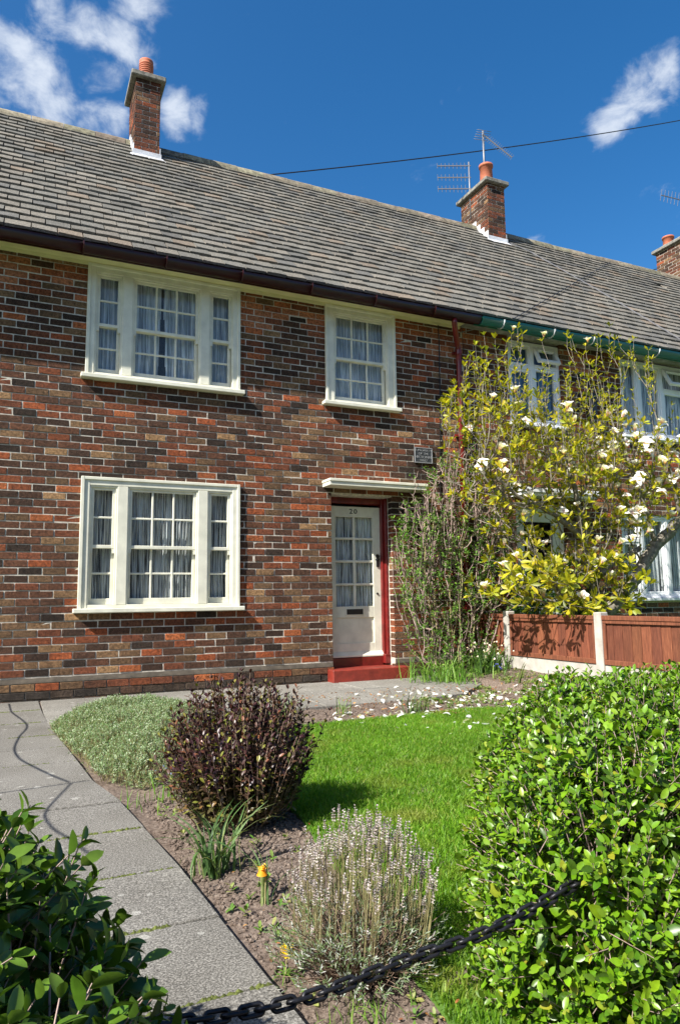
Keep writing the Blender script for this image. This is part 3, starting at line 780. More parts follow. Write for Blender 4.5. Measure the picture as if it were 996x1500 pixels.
gx0, gx1 = lx0+st, lx1-st; bar = .028; pw = (gx1-gx0-bar)/2; ph = (1.915-.835-3*bar)/4
lf.box(gx0+pw, gx0+pw+bar, y0+.004, y1-.004, .834, 1.916, bev=.005)
for i in range(1, 4): z = .835+i*ph+(i-1)*bar; lf.box(gx0-.002, gx1+.002, y0+.006, y1-.006, z, z+bar, bev=.005)
lf.add([(lx0-.004,y0-.002,lz0+.055),(lx1+.004,y0-.002,lz0+.055),(lx1+.004,y0-.045,lz0+.012),(lx0-.004,y0-.045,lz0+.012),(lx0-.004,y0-.045,lz0-.004),(lx1+.004,y0-.045,lz0-.004),(lx0-.004,y0+.002,lz0-.004),(lx1+.004,y0+.002,lz0-.004)], [(0,3,2,1),(3,4,5,2),(4,6,7,5),(0,6,4,3),(1,2,5,7)])
lf.build('door_leaf', M['cream'], door)
for i in range(2):
    for j in range(4): pane(door, gx0+i*(pw+bar)-.003, gx0+i*(pw+bar)+pw+.003, .835+j*(ph+bar)-.003, .835+j*(ph+bar)+ph+.003, y0+.02)
lc = (lx0+lx1)/2 - .01
ls = MB(); ls.box(lc-.125, lc+.125, y0-.007, y0+.003, .725, .815, bev=.003); ls.build('letter_plate', M['cream'], door)
ls = MB(); ls.box(lc-.108, lc+.108, y0-.011, y0-.004, .738, .802, bev=.002); ls.build('letter_flap', M['black'], door)
for body, dx in (('2', -.03), ('0', .030)):
    me = text_mesh(body, .085, M['black'], 'door_number'); o = link('door_number', me, door); o.location = (lc+dx, y0-.002, 1.982); o.rotation_euler = (R_(90), 0, 0)
    o.scale = (1.25, 1, 1)
lk = MB(); lk.lathe([(0,.02),(.022,.018),(.026,.0)], 14); o = lk.build('lock', M['iron'], door); o.location = (lx1-.045, y0, 1.44); o.rotation_euler = (R_(90), 0, 0)
lk = MB(); lk.box(-.02, .02, -.012, 0, -.075, .075, bev=.005); lk.lathe([(.03,.012),(.03,.022),(0,.026)], 12, (0,0,0)); o = lk.build('latch_plate', M['iron'], door); o.location = (lx1-.045, y0-.002, 1.385)
lk = MB(); lk.lathe([(0,.012),(.012,.01),(.014,0)], 12); o = lk.build('keyhole', M['iron'], door); o.location = (lx1-.055, y0, .985); o.rotation_euler = (R_(90), 0, 0)
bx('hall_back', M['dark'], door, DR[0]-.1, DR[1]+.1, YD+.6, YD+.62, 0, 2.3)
bx('doorstep', M['redstep'], house, 3.245, 4.235, -.175, YD-.046, -.05, .132, bev=.008)
cn = MB(); ca = (3.205, 4.51)
cn.box(ca[0], ca[1], -.235, .02, 2.268, 2.30, bev=.004); cn.box(ca[0]+.008, ca[1]-.012, -.222, .02, 2.222, 2.269, bev=.004)
cn.build('door_canopy', M['cream'], house)
# downpipe with swan neck
dp = MB(); px0 = 5.13
dp.tube([(4.90,-.345,4.42),(4.90,-.345,4.37),(4.92,-.32,4.33),(5.09,-.11,4.22),(px0,-.075,4.16),(px0,-.075,3.9),(px0,-.075,.06)], .036, 12)
d = dp.build('downpipe', M['red'], house, True)
for z in (4.10, 3.0, 1.9, .8):
    m = MB(); m.lathe([(.036,-.03),(.044,-.028),(.044,.028),(.036,.03)], 12); m.box(-.06, .06, .03, .07, -.012, .012)
    o = m.build('pipe_bracket', M['red'], d); o.location = (px0, -.075, z)
m = MB(); m.tube([(4.87,-.02,4.48),(4.875,-.014,4.1),(4.86,-.014,3.3),(4.83,-.014,2.6),(4.80,-.014,1.2)], .007, 5)
tag(m.build('wall_cable', M['black']), 'black cable running straight down the bricks left of the red downpipe', 'cable')
chimney(house, 1.365, 1.735, 2.75, 3.42, 8.91, [(1.55, 3.0, 'vent')])
# plaque
pq = thing('wall_plaque', 'small dark plaque with raised lettering on the bricks right of the upstairs single window', 'plaque', (4.585, -.008, 2.70))
m = MB(); m.box(-.128, .128, -.016, .004, -.098, .098, bev=.003); m.build('backplate', M['plaque'], pq)
m = MB()
for a in ((-.128,.128,-.023,-.015,.088,.099),(-.128,.128,-.023,-.015,-.099,-.088),(-.129,-.117,-.0225,-.015,-.088,.088),(.117,.129,-.0225,-.015,-.088,.088)): m.box(*a, bev=.002)
m.build('border', M['letter'], pq)
for i, s in enumerate(('A PROPERTY', 'OF THE', 'NATIONAL', 'TRUST')):
    o = link('lettering', text_mesh(s, .043 if i != 2 else .05, M['letter'], 'lettering', .002), pq); o.location = (0, -.018, .062-.043*i); o.rotation_euler = (R_(90), 0, 0)
# curtains
curtain('net_curtain', 'grey pleated net curtain in the downstairs window left of the door', W1[0]+.05, W1[1]-.05, W1[2]+.04, W1[3]-.05, .114, CUR['net'], .034, .010, seed=1)
curtain('net_curtain', 'bluish sheer curtain parted in the wide upstairs window', U1[0]+.05, U1[1]-.05, U1[2]+.04, U1[3]-.05, .135, CUR['sheer'], .11, .022, gap=(1.36, .035), seed=2)
curtain('net_curtain', 'pale gathered curtain in the narrow upstairs window above the door', U2[0]+.05, U2[1]-.05, U2[2]+.04, U2[3]-.05, .13, CUR['sheer'], .05, .013, seed=3)
curtain('net_curtain', 'white lace curtain behind the panes of the cream door', lx0+.06, lx1-.06, .82, 1.925, y0+.06, CUR['lace'], .04, .010, seed=4)

# the neighbour --------------------------------------------------------
NX0, NX1 = 5.256, 11.9
nb = thing('brick_house', 'right neighbour house of the terrace with green gutter and white plastic windows behind the magnolia', 'house', (0, 0, 0))
NU = (5.985, 6.905, 3.275, 4.452); NW = (8.03, 9.72, 3.275, 4.452); NL = (7.87, 9.62, .885, 2.10); ND = (6.0, 6.86, .02, 2.16)
OPN = [(NU[0], NU[1], NU[2]-.045, 9), (NW[0], NW[1], NW[2]-.045, 9), (NL[0], NL[1], NL[2]-.045, NL[3]), (ND[0], ND[1], -1, ND[3])]
nwall = wall_mesh('wall', nb, NX0, NX1, WZ, [(o[0]-.003, o[1]+.003, max(o[2], -.15), min(o[3], WZ)) for o in OPN])
spec = [(a, b, z, k, 0.0 if z > .2 else -.018) for a, b, z, k in brick_rows(NX0, 10.6, 0, WZ, rows1, OPN)]
place_bricks(nwall, spec, lambda s: (Vector(((s[0]+s[1])/2, 0, s[2]))-CAM).length + (0 if s[2] > .75 else 3))
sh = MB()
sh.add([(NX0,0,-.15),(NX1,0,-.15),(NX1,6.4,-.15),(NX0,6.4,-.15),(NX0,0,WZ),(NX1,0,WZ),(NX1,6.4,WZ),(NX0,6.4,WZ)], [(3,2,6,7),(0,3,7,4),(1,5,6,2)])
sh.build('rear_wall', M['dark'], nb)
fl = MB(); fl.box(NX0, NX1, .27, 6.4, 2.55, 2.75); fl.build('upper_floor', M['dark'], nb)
build_roof(nb, NX0, NX1)
so = MB(); so.box(NX0-.04, NX1, -.245, .02, 4.485, 4.497); so.build('soffit', M['grey'], nb)
fa = MB(); fa.box(NX0+.003, NX1, -.268, -.246, 4.425, 4.56); fa.build('fascia', M['green'], nb)
g2 = half_gutter('gutter', NX0+.03, NX1, M['green'], nb, r=.084)
for x in (5.62, 6.45, 7.15, 8.4, 9.6, 10.8):
    m = MB(); pts = [(x, -.345-math.cos(th)*.089, 4.49-math.sin(th)*.089) for th in np.linspace(0, math.pi, 9)]
    m.tube(pts, .009, 5); m.build('gutter_joint', M['lead'], g2)
def pvc_window(house, o, mulls, transoms, vents):
    w = thing_part('window', house); f = MB(); yf, yb = .03, .10; j = .055
    f.box(o[0], o[0]+j, yf, yb, o[2], o[3], bev=.005); f.box(o[1]-j, o[1], yf, yb, o[2], o[3], bev=.005)
    f.box(o[0]+j-.001, o[1]-j+.001, yf+.001, yb, o[2], o[2]+j, bev=.005); f.box(o[0]+j-.001, o[1]-j+.001, yf+.001, yb, o[3]-j, o[3]-.001, bev=.005)
    xs = [o[0]+j] + [q for m_ in mulls for q in (m_-.032, m_+.032)] + [o[1]-j]
    for m_ in mulls: f.box(m_-.032, m_+.032, yf+.002, yb, o[2]+j-.001, o[3]-j+.001, bev=.005)
    for i in range(len(mulls)+1):
        a, b = xs[2*i], xs[2*i+1]; zs = [o[2]+j, o[3]-j]
        if transoms[i]:
            t_ = transoms[i]; f.box(a-.001, b+.001, yf+.003, yb, t_-.028, t_+.028, bev=.005)
            parts = [(o[2]+j, t_-.028), (t_+.028, o[3]-j)]
        else: parts = [(o[2]+j, o[3]-j)]
        for q, (c, d) in enumerate(parts):
            if vents[i] and q == len(parts)-1:      # open top-hung vent
                v = MB(); s = .045; H = d-c; ww = b-a
                v.box(0, s, 0, .05, -H, 0, bev=.004); v.box(ww-s, ww, 0, .05, -H, 0, bev=.004); v.box(s-.001, ww-s+.001, .001, .049, -s, -.001, bev=.004); v.box(s-.001, ww-s+.001, .001, .049, -H+.001, -H+s, bev=.004)
                ob = v.build('vent_sash', M['white'], w); ob.location = (a, yf-.012, d); ob.rotation_euler = (R_(-vents[i]), 0, 0)
                g_ = MB(); g_.box(s, ww-s, .02, .024, -H+s, -s); og = g_.build('pane', M['glass'], w); og.location = ob.location; og.rotation_euler = ob.rotation_euler
            else:
                s = .035
                f.box(a-.001, a+s, yf+.012, yb-.008, c, d, bev=.004); f.box(b-s, b+.001, yf+.012, yb-.008, c, d, bev=.004)
                f.box(a+s-.001, b-s+.001, yf+.013, yb-.009, c, c+s, bev=.004); f.box(a+s-.001, b-s+.001, yf+.013, yb-.009, d-s, d, bev=.004)
                pane(w, a+s-.003, b-s+.003, c+s-.003, d-s+.003, yf+.04)
    f.build('frame', M['white'], w)
    s = MB(); s.box(o[0]-.03, o[1]+.03, -.06, yf+.03, o[2]-.045, o[2]-.002, bev=.006); s.build('sill', M['white'], w)
pvc_window(nb, NU, [6.43], [4.08, 4.12], [0, 24])
pvc_window(nb, NW, [8.43, 8.92], [0, 0, 4.06], [0, 0, 28])
pvc_window(nb, NL, [8.28, 8.80], [1.72, 0, 0], [0, 0, 0])
nd = thing_part('door', nb)
f = MB(); f.box(ND[0], ND[0]+.07, .06, .14, .02, ND[3], bev=.005); f.box(ND[1]-.07, ND[1], .06, .14, .02, ND[3], bev=.005); f.box(ND[0]+.069, ND[1]-.069, .061, .14, ND[3]-.09, ND[3]-.001, bev=.005); f.box(ND[0]+.069, ND[1]-.069, .061, .14, .02, .12, bev=.005)
f.build('door_frame', M['white'], nd)
f = MB(); a, b = ND[0]+.075, ND[1]-.075
f.box(a, a+.11, .075, .12, .125, 2.06, bev=.004); f.box(b-.11, b, .075, .12, .125, 2.06, bev=.004); f.box(a+.109, b-.109, .076, .119, .125, .38, bev=.004); f.box(a+.109, b-.109, .076, .119, .95, 1.08, bev=.004); f.box(a+.109, b-.109, .076, .119, 1.93, 2.06, bev=.004); f.box(a+.10, b-.10, .09, .11, .37, .96)
f.build('door_leaf', M['white'], nd); pane(nd, a+.105, b-.105, 1.075, 1.935, .095)
cn = MB(); cn.box(5.91, 7.26, -.23, .02, 2.285, 2.35, bev=.006); cn.box(5.93, 7.24, -.21, .02, 2.24, 2.286, bev=.004); cn.build('door_canopy', M['white'], nb)
m = MB(); m.tube([(7.36,-.05,4.0),(7.37,-.05,3.30)], .012, 6); m.box(7.31, 7.44, -.12, .0, 3.44, 3.80, bev=.012)
m.build('meter_box', M['black'], nb)
chimney(nb, 7.87, 8.27, 2.75, 3.62, 8.80, [(8.04, 2.98, 'plain')])
curtain('vertical_blind', 'blue curtain in the small upstairs window behind the magnolia', NU[0]+.06, NU[1]-.06, NU[2]+.05, NU[3]-.06, .14, CUR['blue'], .09, .014, seed=5)
curtain('vertical_blind', 'vertical blind in the wide upstairs window under the green gutter', NW[0]+.06, NW[1]-.06, NW[2]+.05, NW[3]-.06, .15, CUR['blind'], .10, .02, seed=6)
curtain('vertical_blind', 'vertical blind in the downstairs window behind the leaning trunk', NL[0]+.06, NL[1]-.06, NL[2]+.05, NL[3]-.06, .15, CUR['blind'], .10, .02, seed=7)
# third house, mostly out of view
TX0, TX1 = 11.906, 18.5
th3 = thing('brick_house', 'furthest house of the terrace at right, showing only its roof and chimney', 'house', (0, 0, 0))
wl = wall_mesh('wall', th3, TX0, TX1, WZ, [])
sh = MB(); sh.add([(TX0,.02,-.15),(TX1,.02,-.15),(TX1,6.4,-.15),(TX0,6.4,-.15),(TX0,.02,WZ),(TX1,.02,WZ),(TX1,6.4,WZ),(TX0,6.4,WZ)], [(3,2,6,7),(0,3,7,4),(1,5,6,2)]); sh.build('rear_wall', M['dark'], th3)
build_roof(th3, TX0, TX1)
half_gutter('gutter', TX0, TX1, M['maroon'], th3)
chimney(th3, 13.70, 14.25, 2.75, 3.95, 9.08, [(13.85, 3.7, 'short'), (13.95, 3.1, 'short')])

# the terrace across the road (unseen behind the camera; put in to block low sky, shows in the panes)
op = thing('brick_house', 'brick terrace across the road behind the viewer', 'house', (0, -19, 0))
m = MB(); m.box(-40, 45, -6, 0, -.2, 4.6); m.build('wall', M['opp'], op)
m = MB(); m.add([(-40.3,.4,4.5),(45.3,.4,4.5),(45.3,-3,8),(-40.3,-3,8),(-40.3,-6.4,4.5),(45.3,-6.4,4.5)], [(0,1,2,3),(3,2,5,4),(0,3,4),(1,5,2)]); r_ = m.build('roof', M['tile'], op); r_.color = (.2,.185,.16,1)
fw = MB(); fw.box(-.8, .8, -.02, .04, -.65, .65); fwm = fw.mesh('window', M['cream']); gw = MB()
for i in range(2): gw.box(-.7+i*.72, -.03+i*.72, .041, .045, -.55, .55)
gwm = gw.mesh('pane', M['dark']); dm_ = MB(); dm_.box(-.45, .45, -.02, .04, 0, 2.05); dmm = dm_.mesh('door', M['red'])
for i in range(13):
    x = -37+i*6.4
    for dx, z in ((0,1.5),(0,3.75),(2.9,3.75)): o = link('window', fwm, op); o.location = (x+dx, 0, z); g_o = link('pane', gwm, o)
    o = link('door', dmm, op); o.location = (x+2.9, 0, 0)

# ------------------------------------------------------------------ aerials and wires
def yagi(root, p, d, up, n, el, L, back=True):
    d = Vector(d).normalized(); up = Vector(up).normalized(); p = Vector(p)
    m = MB(); m.tube([p-d*.04, p+d*L], .0125, 5); m.build('boom', M['alu'], root)
    e = MB()
    for i in range(n):
        q = p+d*(L*(.12+.88*i/(n-1))); k = el*(1-.25*i/n); e.tube([q-up*k, q+up*k], .005, 4)
    e.build('elements', M['alu'], root)
ae = thing('television_aerial', 'tall aerial mast with a slanting bristly array above the terracotta pot', 'aerial', (8.0, 3.02, 8.8))
def lm(parent, m, name, mat): o = m.build(name, mat, parent, True); o.location = -parent.location; return o
m = MB(); m.tube([(8.05,3.04,8.9),(8.05,3.04,10.10)], .02, 8); lm(ae, m, 'mast', M['alu'])
k = len(bpy.data.objects)
def yg(root, *a):
    before = set(root.children); yagi(root, *a)
    for o in root.children:
        if o not in before: o.location = -root.location
yg(ae, (8.05, 3.0, 9.98), (.62, -.25, -.58), (.6, .1, .75), 15, .12, .70)
m = MB()
for i in range(5): m.tube([(7.85,2.95+.03*i,10.02-.03*i),(8.2,2.97+.03*i,10.08-.03*i)], .005, 4)
lm(ae, m, 'reflector', M['alu'])
ab = thing('television_aerial', 'double aerial with upright prongs pointing left from the middle chimney', 'aerial', (7.8, 3.4, 8.7))
m = MB(); m.tube([(7.87,3.30,9.55),(7.87,3.30,8.35)], .016, 6); lm(ab, m, 'mast', M['alu'])
yg(ab, (7.86,3.3,9.47), (-.91,.40,0), (0,.05,1), 8, .07, .62)
yg(ab, (7.86,3.3,9.22), (-.91,.40,0), (0,.05,1), 8, .085, .62)
yg(ab, (7.86,3.3,8.98), (-.91,.40,0), (0,.05,1), 8, .085, .62)
ac = thing('television_aerial', 'aerial with angled prongs at the right edge beside the furthest chimney', 'aerial', (14.1, 3.4, 8.7))
m = MB(); m.tube([(14.55,3.4,8.4),(14.55,3.4,10.4)], .02, 6); lm(ac, m, 'mast', M['alu'])
yg(ac, (14.53,3.4,10.28), (-1,.1,.03), (.35,.1,.9), 10, .24, 1.05)
def wire(label, pts, r, mat='black', name='telephone_wire'):
    m = MB(); m.tube(pts, r, 5); return tag(m.build(name, M[mat]), label, 'wire')
def sag(a, b, s, n=14):
    a, b = Vector(a), Vector(b); return [a.lerp(b, i/n) - Vector((0,0,s*4*(i/n)*(1-i/n))) for i in range(n+1)]
wire('long overhead wire rising to the right across the blue sky', sag((3.2, 6, 9.55), (26, 6, 18.85), .35, 20), .014)
wire('dark wire behind the roof reaching the furthest chimney', sag((14.0, 6, 9.35), (18.2, 6, 10.9), .03), .012)
def onroof(x, y, e=.05): return Vector((x, y, EZ+(y-EY)*SD.z/SD.y)) + SN*e
wire('pale cable lying down the slope of the right roof below the middle chimney', [onroof(8.3, 2.7), onroof(8.585, 2.485), onroof(9.013, 1.354), onroof(9.271, .35), onroof(9.42, -.3)], .008, 'alu', 'roof_cable')
wire('dark thin cable crossing the right roof slope from the green gutter up to the ridge', [onroof(5.8+5.4*t, -.35+3.4*t) for t in (0,.25,.5,.75,1)], .006, 'black', 'roof_cable')
wire('grey stay wire from the red downpipe to the end of the green gutter', [(5.13, -.11, 4.36), (5.62, -.40, 4.45)], .006, 'alu', 'stay_wire')

# ------------------------------------------------------------------ fence
fence = thing('fence', 'low reddish brown timber fence with concrete posts between the two front gardens', 'fence', (5.3, -.2, 0))
FX = 5.30
def fl_(o): o.location = -fence.location; return o
posts = [-.66, -2.11, -3.56, -5.01, -6.46]
for y in posts:
    m = MB(); m.box(FX-.05, FX+.05, y-.05, y+.05, -.1, .755, bev=.008); fl_(m.build('post', M['concrete'], fence))
ends = [0.0] + posts
for a, b in zip(ends, posts):
    y1, y0 = a-(.05 if a else .02), b+.05
    m = MB(); m.box(FX-.022, FX+.022, y0, y1, -.06, .245, bev=.004); fl_(m.build('gravel_board', M['concrete'], fence))
    n = max(3, int((y1-y0)/.105)); w = (y1-y0)/n
    m0 = None
    for i in range(n):
        m = MB(); k = random.uniform(.72, 1.25); ya = y0+i*w
        m.add([(FX-.016,ya-.006,.25),(FX-.010,ya+w,.25),(FX+.004,ya+w,.25),(FX+.004,ya-.006,.25),(FX-.016,ya-.006,.70),(FX-.010,ya+w,.70),(FX+.004,ya+w,.70),(FX+.004,ya-.006,.70)], [(0,4,5,1),(1,5,6,2),(2,6,7,3),(3,7,4,0),(4,7,6,5),(0,1,2,3)], (k, k*random.uniform(.9,1.05), k))
        fl_(m.build('board', M['timber'], fence))
    m = MB(); m.box(FX-.045, FX+.03, y0, y1, .678, .722, bev=.004); m.box(FX-.036, FX-.0165, y0+.001, y1-.001, .645, .679, bev=.003); fl_(m.build('top_rail', M['timber'], fence))
    m = MB(); m.box(FX-.036, FX-.017, y0+.001, y1-.001, .246, .295, bev=.003); fl_(m.build('bottom_rail', M['timber'], fence))
    m = MB(); m.box(FX-.036, FX-.0172, y0+.001, y0+.036, .296, .644, bev=.003); m.box(FX-.036, FX-.0172, y1-.036, y1-.001, .296, .644, bev=.003); fl_(m.build('side_batten', M['timber'], fence))

# ------------------------------------------------------------------ chain
cpts = [(-.18,-6.3,.35),(.02,-6.3,.30),(.14,-6.3,.268),(.28,-6.3,.247),(.477,-6.297,.235),(.68,-6.292,.252),(.86,-6.30,.272),(1.14,-6.29,.33),(1.28,-6.26,.36),(1.43,-6.2,.39)]
def along(pts, step):
    P_ = [Vector(p) for p in pts]; fine = []
    for i in range(len(P_)-1):
        p0, p1, p2, p3 = P_[max(i-1,0)], P_[i], P_[i+1], P_[min(i+2, len(P_)-1)]
        for k in range(20):
            t = k/20; fine.append(.5*((2*p1)+(-p0+p2)*t+(2*p0-5*p1+4*p2-p3)*t*t+(-p0+3*p1-3*p2+p3)*t**3))
    fine.append(P_[-1]); out = []; acc = 0; nxt = 0
    for a, b in zip(fine, fine[1:]):
        L = (b-a).length
        while acc+L >= nxt: u = (nxt-acc)/L; out.append((a.lerp(b, u), (b-a).normalized())); nxt += step
        acc += L
    return out
chain = thing('chain', 'black iron chain slung across the path between the two hedges', 'chain', cpts[0])
lm_ = MB(); hl, hw = .0135, .0085
ring = [(hl*.55+hw*math.cos(a) if math.cos(a) > 0 else -hl*.55+hw*math.cos(a), hw*math.sin(a), 0) for a in np.linspace(0, 2*math.pi, 16, endpoint=False)+.01]
ring = [((hl-.001 if x > 0 else -hl+.001)+ (x-(hl*.55 if x > 0 else -hl*.55)), y, z) for x, y, z in ring]
lm_.tube(ring, .0039, 7, close=True); lme = lm_.mesh('link', M['iron'], True)
for i, (p, d) in enumerate(along(cpts, .0285)):
    o = link('link', lme, chain); a = d; up = Vector((0,0,1)); s = a.cross(up).normalized(); u = s.cross(a)
    ang = R_((35 if i % 2 else -55) + random.uniform(-14, 14)); y = s*math.cos(ang)+u*math.sin(ang)
    mt = Matrix((a, y, a.cross(y))).transposed().to_4x4(); mt.translation = p-Vector(cpts[0]); o.matrix_local = mt
m = MB(); m.box(1.42, 1.48, -6.22, -6.16, -.1, .44, bev=.006)
tag(m.build('gate_post', M['iron']), 'dark iron post holding the chain inside the right hedge', 'post')
m = MB(); m.box(-.23, -.17, -6.33, -6.27, -.1, .40, bev=.006)
tag(m.build('gate_post', M['iron']), 'dark iron post holding the chain inside the left hedge', 'post')
# invented ironwork out of view; its scrolls are shaped to throw the curved shadow
gate = thing('shadow_gate', 'unseen scrolled iron gate added left of the path to cast its curved shadow', 'gate', (-.8, -4.4, 0))
def gp(x, y): t = x+.8; return (-.8, y-.37*t, t)  # traces a shadow point back along the sun to the gate's plane
sc1 = [(-.02,-.1),(.0,-.60),(.019,-.792),(.115,-1.485),(.06,-2.0),(.031,-2.4),(.05,-2.7),(.096,-2.914),(.208,-3.282),(.295,-3.521)]
sc2 = [(.295,-3.521),(.182,-3.911),(.150,-4.07),(.179,-4.288),(.233,-4.454),(.278,-4.644)]
for pts, r in ((sc1, .006), (sc2, .005), ([(-.3,-3.62),(-.034,-3.566),(.295,-3.521),(.40,-3.505)], .006), ([(-.2,-4.75),(.205,-4.698),(.33,-4.65)], .008)):
    m = MB(); m.tube([q for q, _ in along([gp(*p) for p in pts], .05)], r, 6); o = m.build('shadow_scroll', M['iron'], gate); o.location = -gate.location
m = MB(); m.box(-.82,-.78,-5.05,-.72,.44,.47); m.box(-.82,-.78,-5.05,-5.01,0,.86); m.box(-.82,-.78,-.90,-.86,-.02,.50); m.box(-.82,-.78,-3.95,-3.91,0,.46)
o = m.build('shadow_gate_frame', M['iron'], gate); o.location = -gate.location
#VEG
# ------------------------------------------------------------------ plants
def leaf_tpl(w, fold=.18, curl=.12, prof=((.0,.06),(.28,.8),(.62,1.0),(.86,.6)), bow=0):
    V, F = [], []
    for t, k in prof:
        z = -curl*t*t + bow*math.sin(math.pi*t)
        V += [(t, w*.5*k, z+fold*w*k*.5), (t, 0, z), (t, -w*.5*k, z+fold*w*k*.5)]
    n = len(prof); V.append((1, 0, -curl+bow*0))
    for i in range(n-1):
        a, b = 3*i, 3*i+3; F += [(a, a+1, b+1, b), (a+1, a+2, b+2, b+1)]
    a = 3*(n-1); F += [(a, a+1, 3*n), (a+1, a+2, 3*n)]
    return np.array(V, float), F
def unit(a): return a/(np.linalg.norm(a, axis=-1, keepdims=True)+1e-9)
def frames(X, Z):
    X = unit(X); Y = unit(np.cross(Z, X)); Z = np.cross(X, Y); return np.stack([X, Y, Z], 2)
def mass(name, tpl, pos, X, Z, scale, cols, mat, parent, nobj=0, part='leaf', cell=.016, skip=None):
    V, F = tpl; n = len(pos); R = frames(X, Z)
    off = np.array(parent.location) if parent is not None else np.zeros(3)
    chosen = np.zeros(n, bool)
    if nobj:
        rel = pos-np.array(CAM); dp = rel @ np.array(FW); sx = rel @ np.array(RT)/dp; sy_ = rel @ np.array(UP)/dp
        vis = (dp > .1) & (abs(sx) < .49) & (abs(sy_) < .73)
        key = {}
        for i in np.argsort(dp):
            if not vis[i]: continue
            k = (int(sx[i]//cell), int(sy_[i]//cell))
            if k not in key: key[k] = i
        idx = np.array(list(key.values()), int)
        if len(idx): chosen[idx[np.argsort(-scale[idx]/dp[idx])][:nobj]] = True
        me = bpy.data.meshes.new(part); me.from_pydata([tuple(v) for v in V], [], F); me.update()
        a = me.color_attributes.new('col', 'FLOAT_COLOR', 'POINT'); a.data.foreach_set('color', np.ones(len(V)*4, np.float32)); me.materials.append(mat)
        me.polygons.foreach_set('use_smooth', [True]*len(F))
        for i in np.nonzero(chosen)[0]:
            o = link(part, me, parent); m4 = np.eye(4); m4[:3, :3] = R[i]*scale[i]; m4[:3, 3] = pos[i]-off
            o.matrix_local = Matrix(m4.tolist()); o.color = (*cols[i], 1)
    rest = ~chosen; Rn, pn, sn, cn_ = R[rest], pos[rest]-off, scale[rest], cols[rest]; k = len(pn)
    W_ = np.einsum('nij,vj->nvi', Rn, V)*sn[:, None, None]+pn[:, None, :]
    lens = np.array([len(f) for f in F]); flat = np.concatenate([np.array(f) for f in F])
    loops = (np.arange(k)[:, None]*len(V)+flat).ravel(); st = np.concatenate([[0], np.cumsum(lens)[:-1]])
    starts = (np.arange(k)[:, None]*len(flat)+st).ravel()
    return raw_mesh(name, W_.reshape(-1, 3), loops, starts, np.repeat(cn_, len(V), 0), mat, parent, kind='stuff')
def shoots(base, dirs, L, K, ang, per=2, t0=.15, r3=None, asc=0):
    """pairs of leaves up each shoot: returns positions, leaf directions, normals, position along the shoot"""
    n = len(base); d = unit(dirs); h = unit(np.cross(d, unit(rng.normal(size=(n, 3))))); g = np.cross(d, h)
    P_, X_, Z_, T_ = [], [], [], []
    ph0 = rng.uniform(0, 2*np.pi, n)
    for k in range(K):
        t = t0+(1-t0)*(k+.5)/K
        for s in range(per):
            ph = ph0+k*math.pi/2+s*2*math.pi/per+rng.normal(0, .25, n)
            r = h*np.cos(ph)[:, None]+g*np.sin(ph)[:, None]
            a = (ang*(1.15-.5*t)+rng.normal(0, .18, n))[:, None]
            P_.append(base+d*(L*t)[:, None]); X_.append(d*np.cos(a)+r*np.sin(a)); Z_.append(d*np.sin(a)-r*np.cos(a)+rng.normal(0, .12, (n, 3))); T_.append(np.full(n, t))
    return tuple(np.concatenate(q) for q in (P_, X_, Z_, T_))
def sticks(name, A, B, ra, rb, mat, parent, col=None):
    n = len(A); off = np.array(parent.location); d = unit(B-A); h = unit(np.cross(d, np.array([.3, .2, .93])+0*d)); g = np.cross(d, h)
    V = np.zeros((n, 6, 3))
    for j in range(3):
        th = 2*math.pi*j/3; e = h*math.cos(th)+g*math.sin(th)
        V[:, j] = A+e*ra-off; V[:, 3+j] = B+e*rb-off
    f = np.array([0,1,4,3, 1,2,5,4, 2,0,3,5]); loops = (np.arange(n)[:, None]*6+f).ravel(); starts = (np.arange(n)[:, None]*12+np.array([0,4,8])).ravel()
    c = np.ones((n*6, 3)) if col is None else np.repeat(col, 6, 0)
    return raw_mesh(name, V.reshape(-1, 3), loops, starts, c, mat, parent, kind='stuff')

# --- privet hedges
PRIV = leaf_tpl(.50, .30, .16, ((0,.08),(.25,.78),(.55,1.0),(.82,.66)))
def hedge(root, fval, box, n, shell, LL, pal, wts, seed, sparse=None):
    global rng
    rng = np.random.default_rng(seed)
    lo, hi = np.array(box[0]), np.array(box[1]); B = []; cnt = 0
    while cnt < n:
        q = rng.uniform(lo, hi, (60000, 3)); f = fval(q); ok = (f > shell[0]) & (f < 1)
        # denser to the outside
        ok &= rng.uniform(size=len(q)) < (.25+.75*((f-shell[0])/(1-shell[0])))
        B.append(q[ok]); cnt += ok.sum()
    B = np.concatenate(B)[:n]
    e = 1e-3; f0 = fval(B); G = np.stack([(fval(B+np.eye(3)[i]*e)-f0)/e for i in range(3)], 1); G = unit(G)
    dirs = unit(G*.75+np.array([0, 0, .62])+rng.normal(0, .38, (n, 3)))
    L = rng.uniform(.045, .10, n)
    P, X, Z, T = shoots(B, dirs, L, 4, 1.0)
    sc = rng.uniform(.6, 1.3, len(P))*LL*(1.08-.42*T)
    sc *= np.where(rng.uniform(size=len(P)) < .012, 1.6, 1)
    cols = pick(len(P), pal, wts, .2)
    yng = np.clip((T-.6)/.4, 0, 1)[:, None]; cols = cols*(1-yng*.45)+np.array([.17, .27, .028])*yng*.45
    keep = rng.uniform(size=len(P)) < .93
    mass('foliage', PRIV, P[keep], X[keep], Z[keep], sc[keep], cols[keep], M['leaf'], root, 300, 'leaf', .022)
    sticks('twigs', B-dirs*.03, B+dirs*(L*.95)[:, None], .0016, .0009, M['twig'], root)
    k = rng.choice(n, 420, replace=False); ins = B[k]-G[k]*.16-np.array([0,0,.10])
    sticks('stems', ins, B[k]+rng.normal(0, .02, (420, 3)), .004, .002, M['twig'], root)
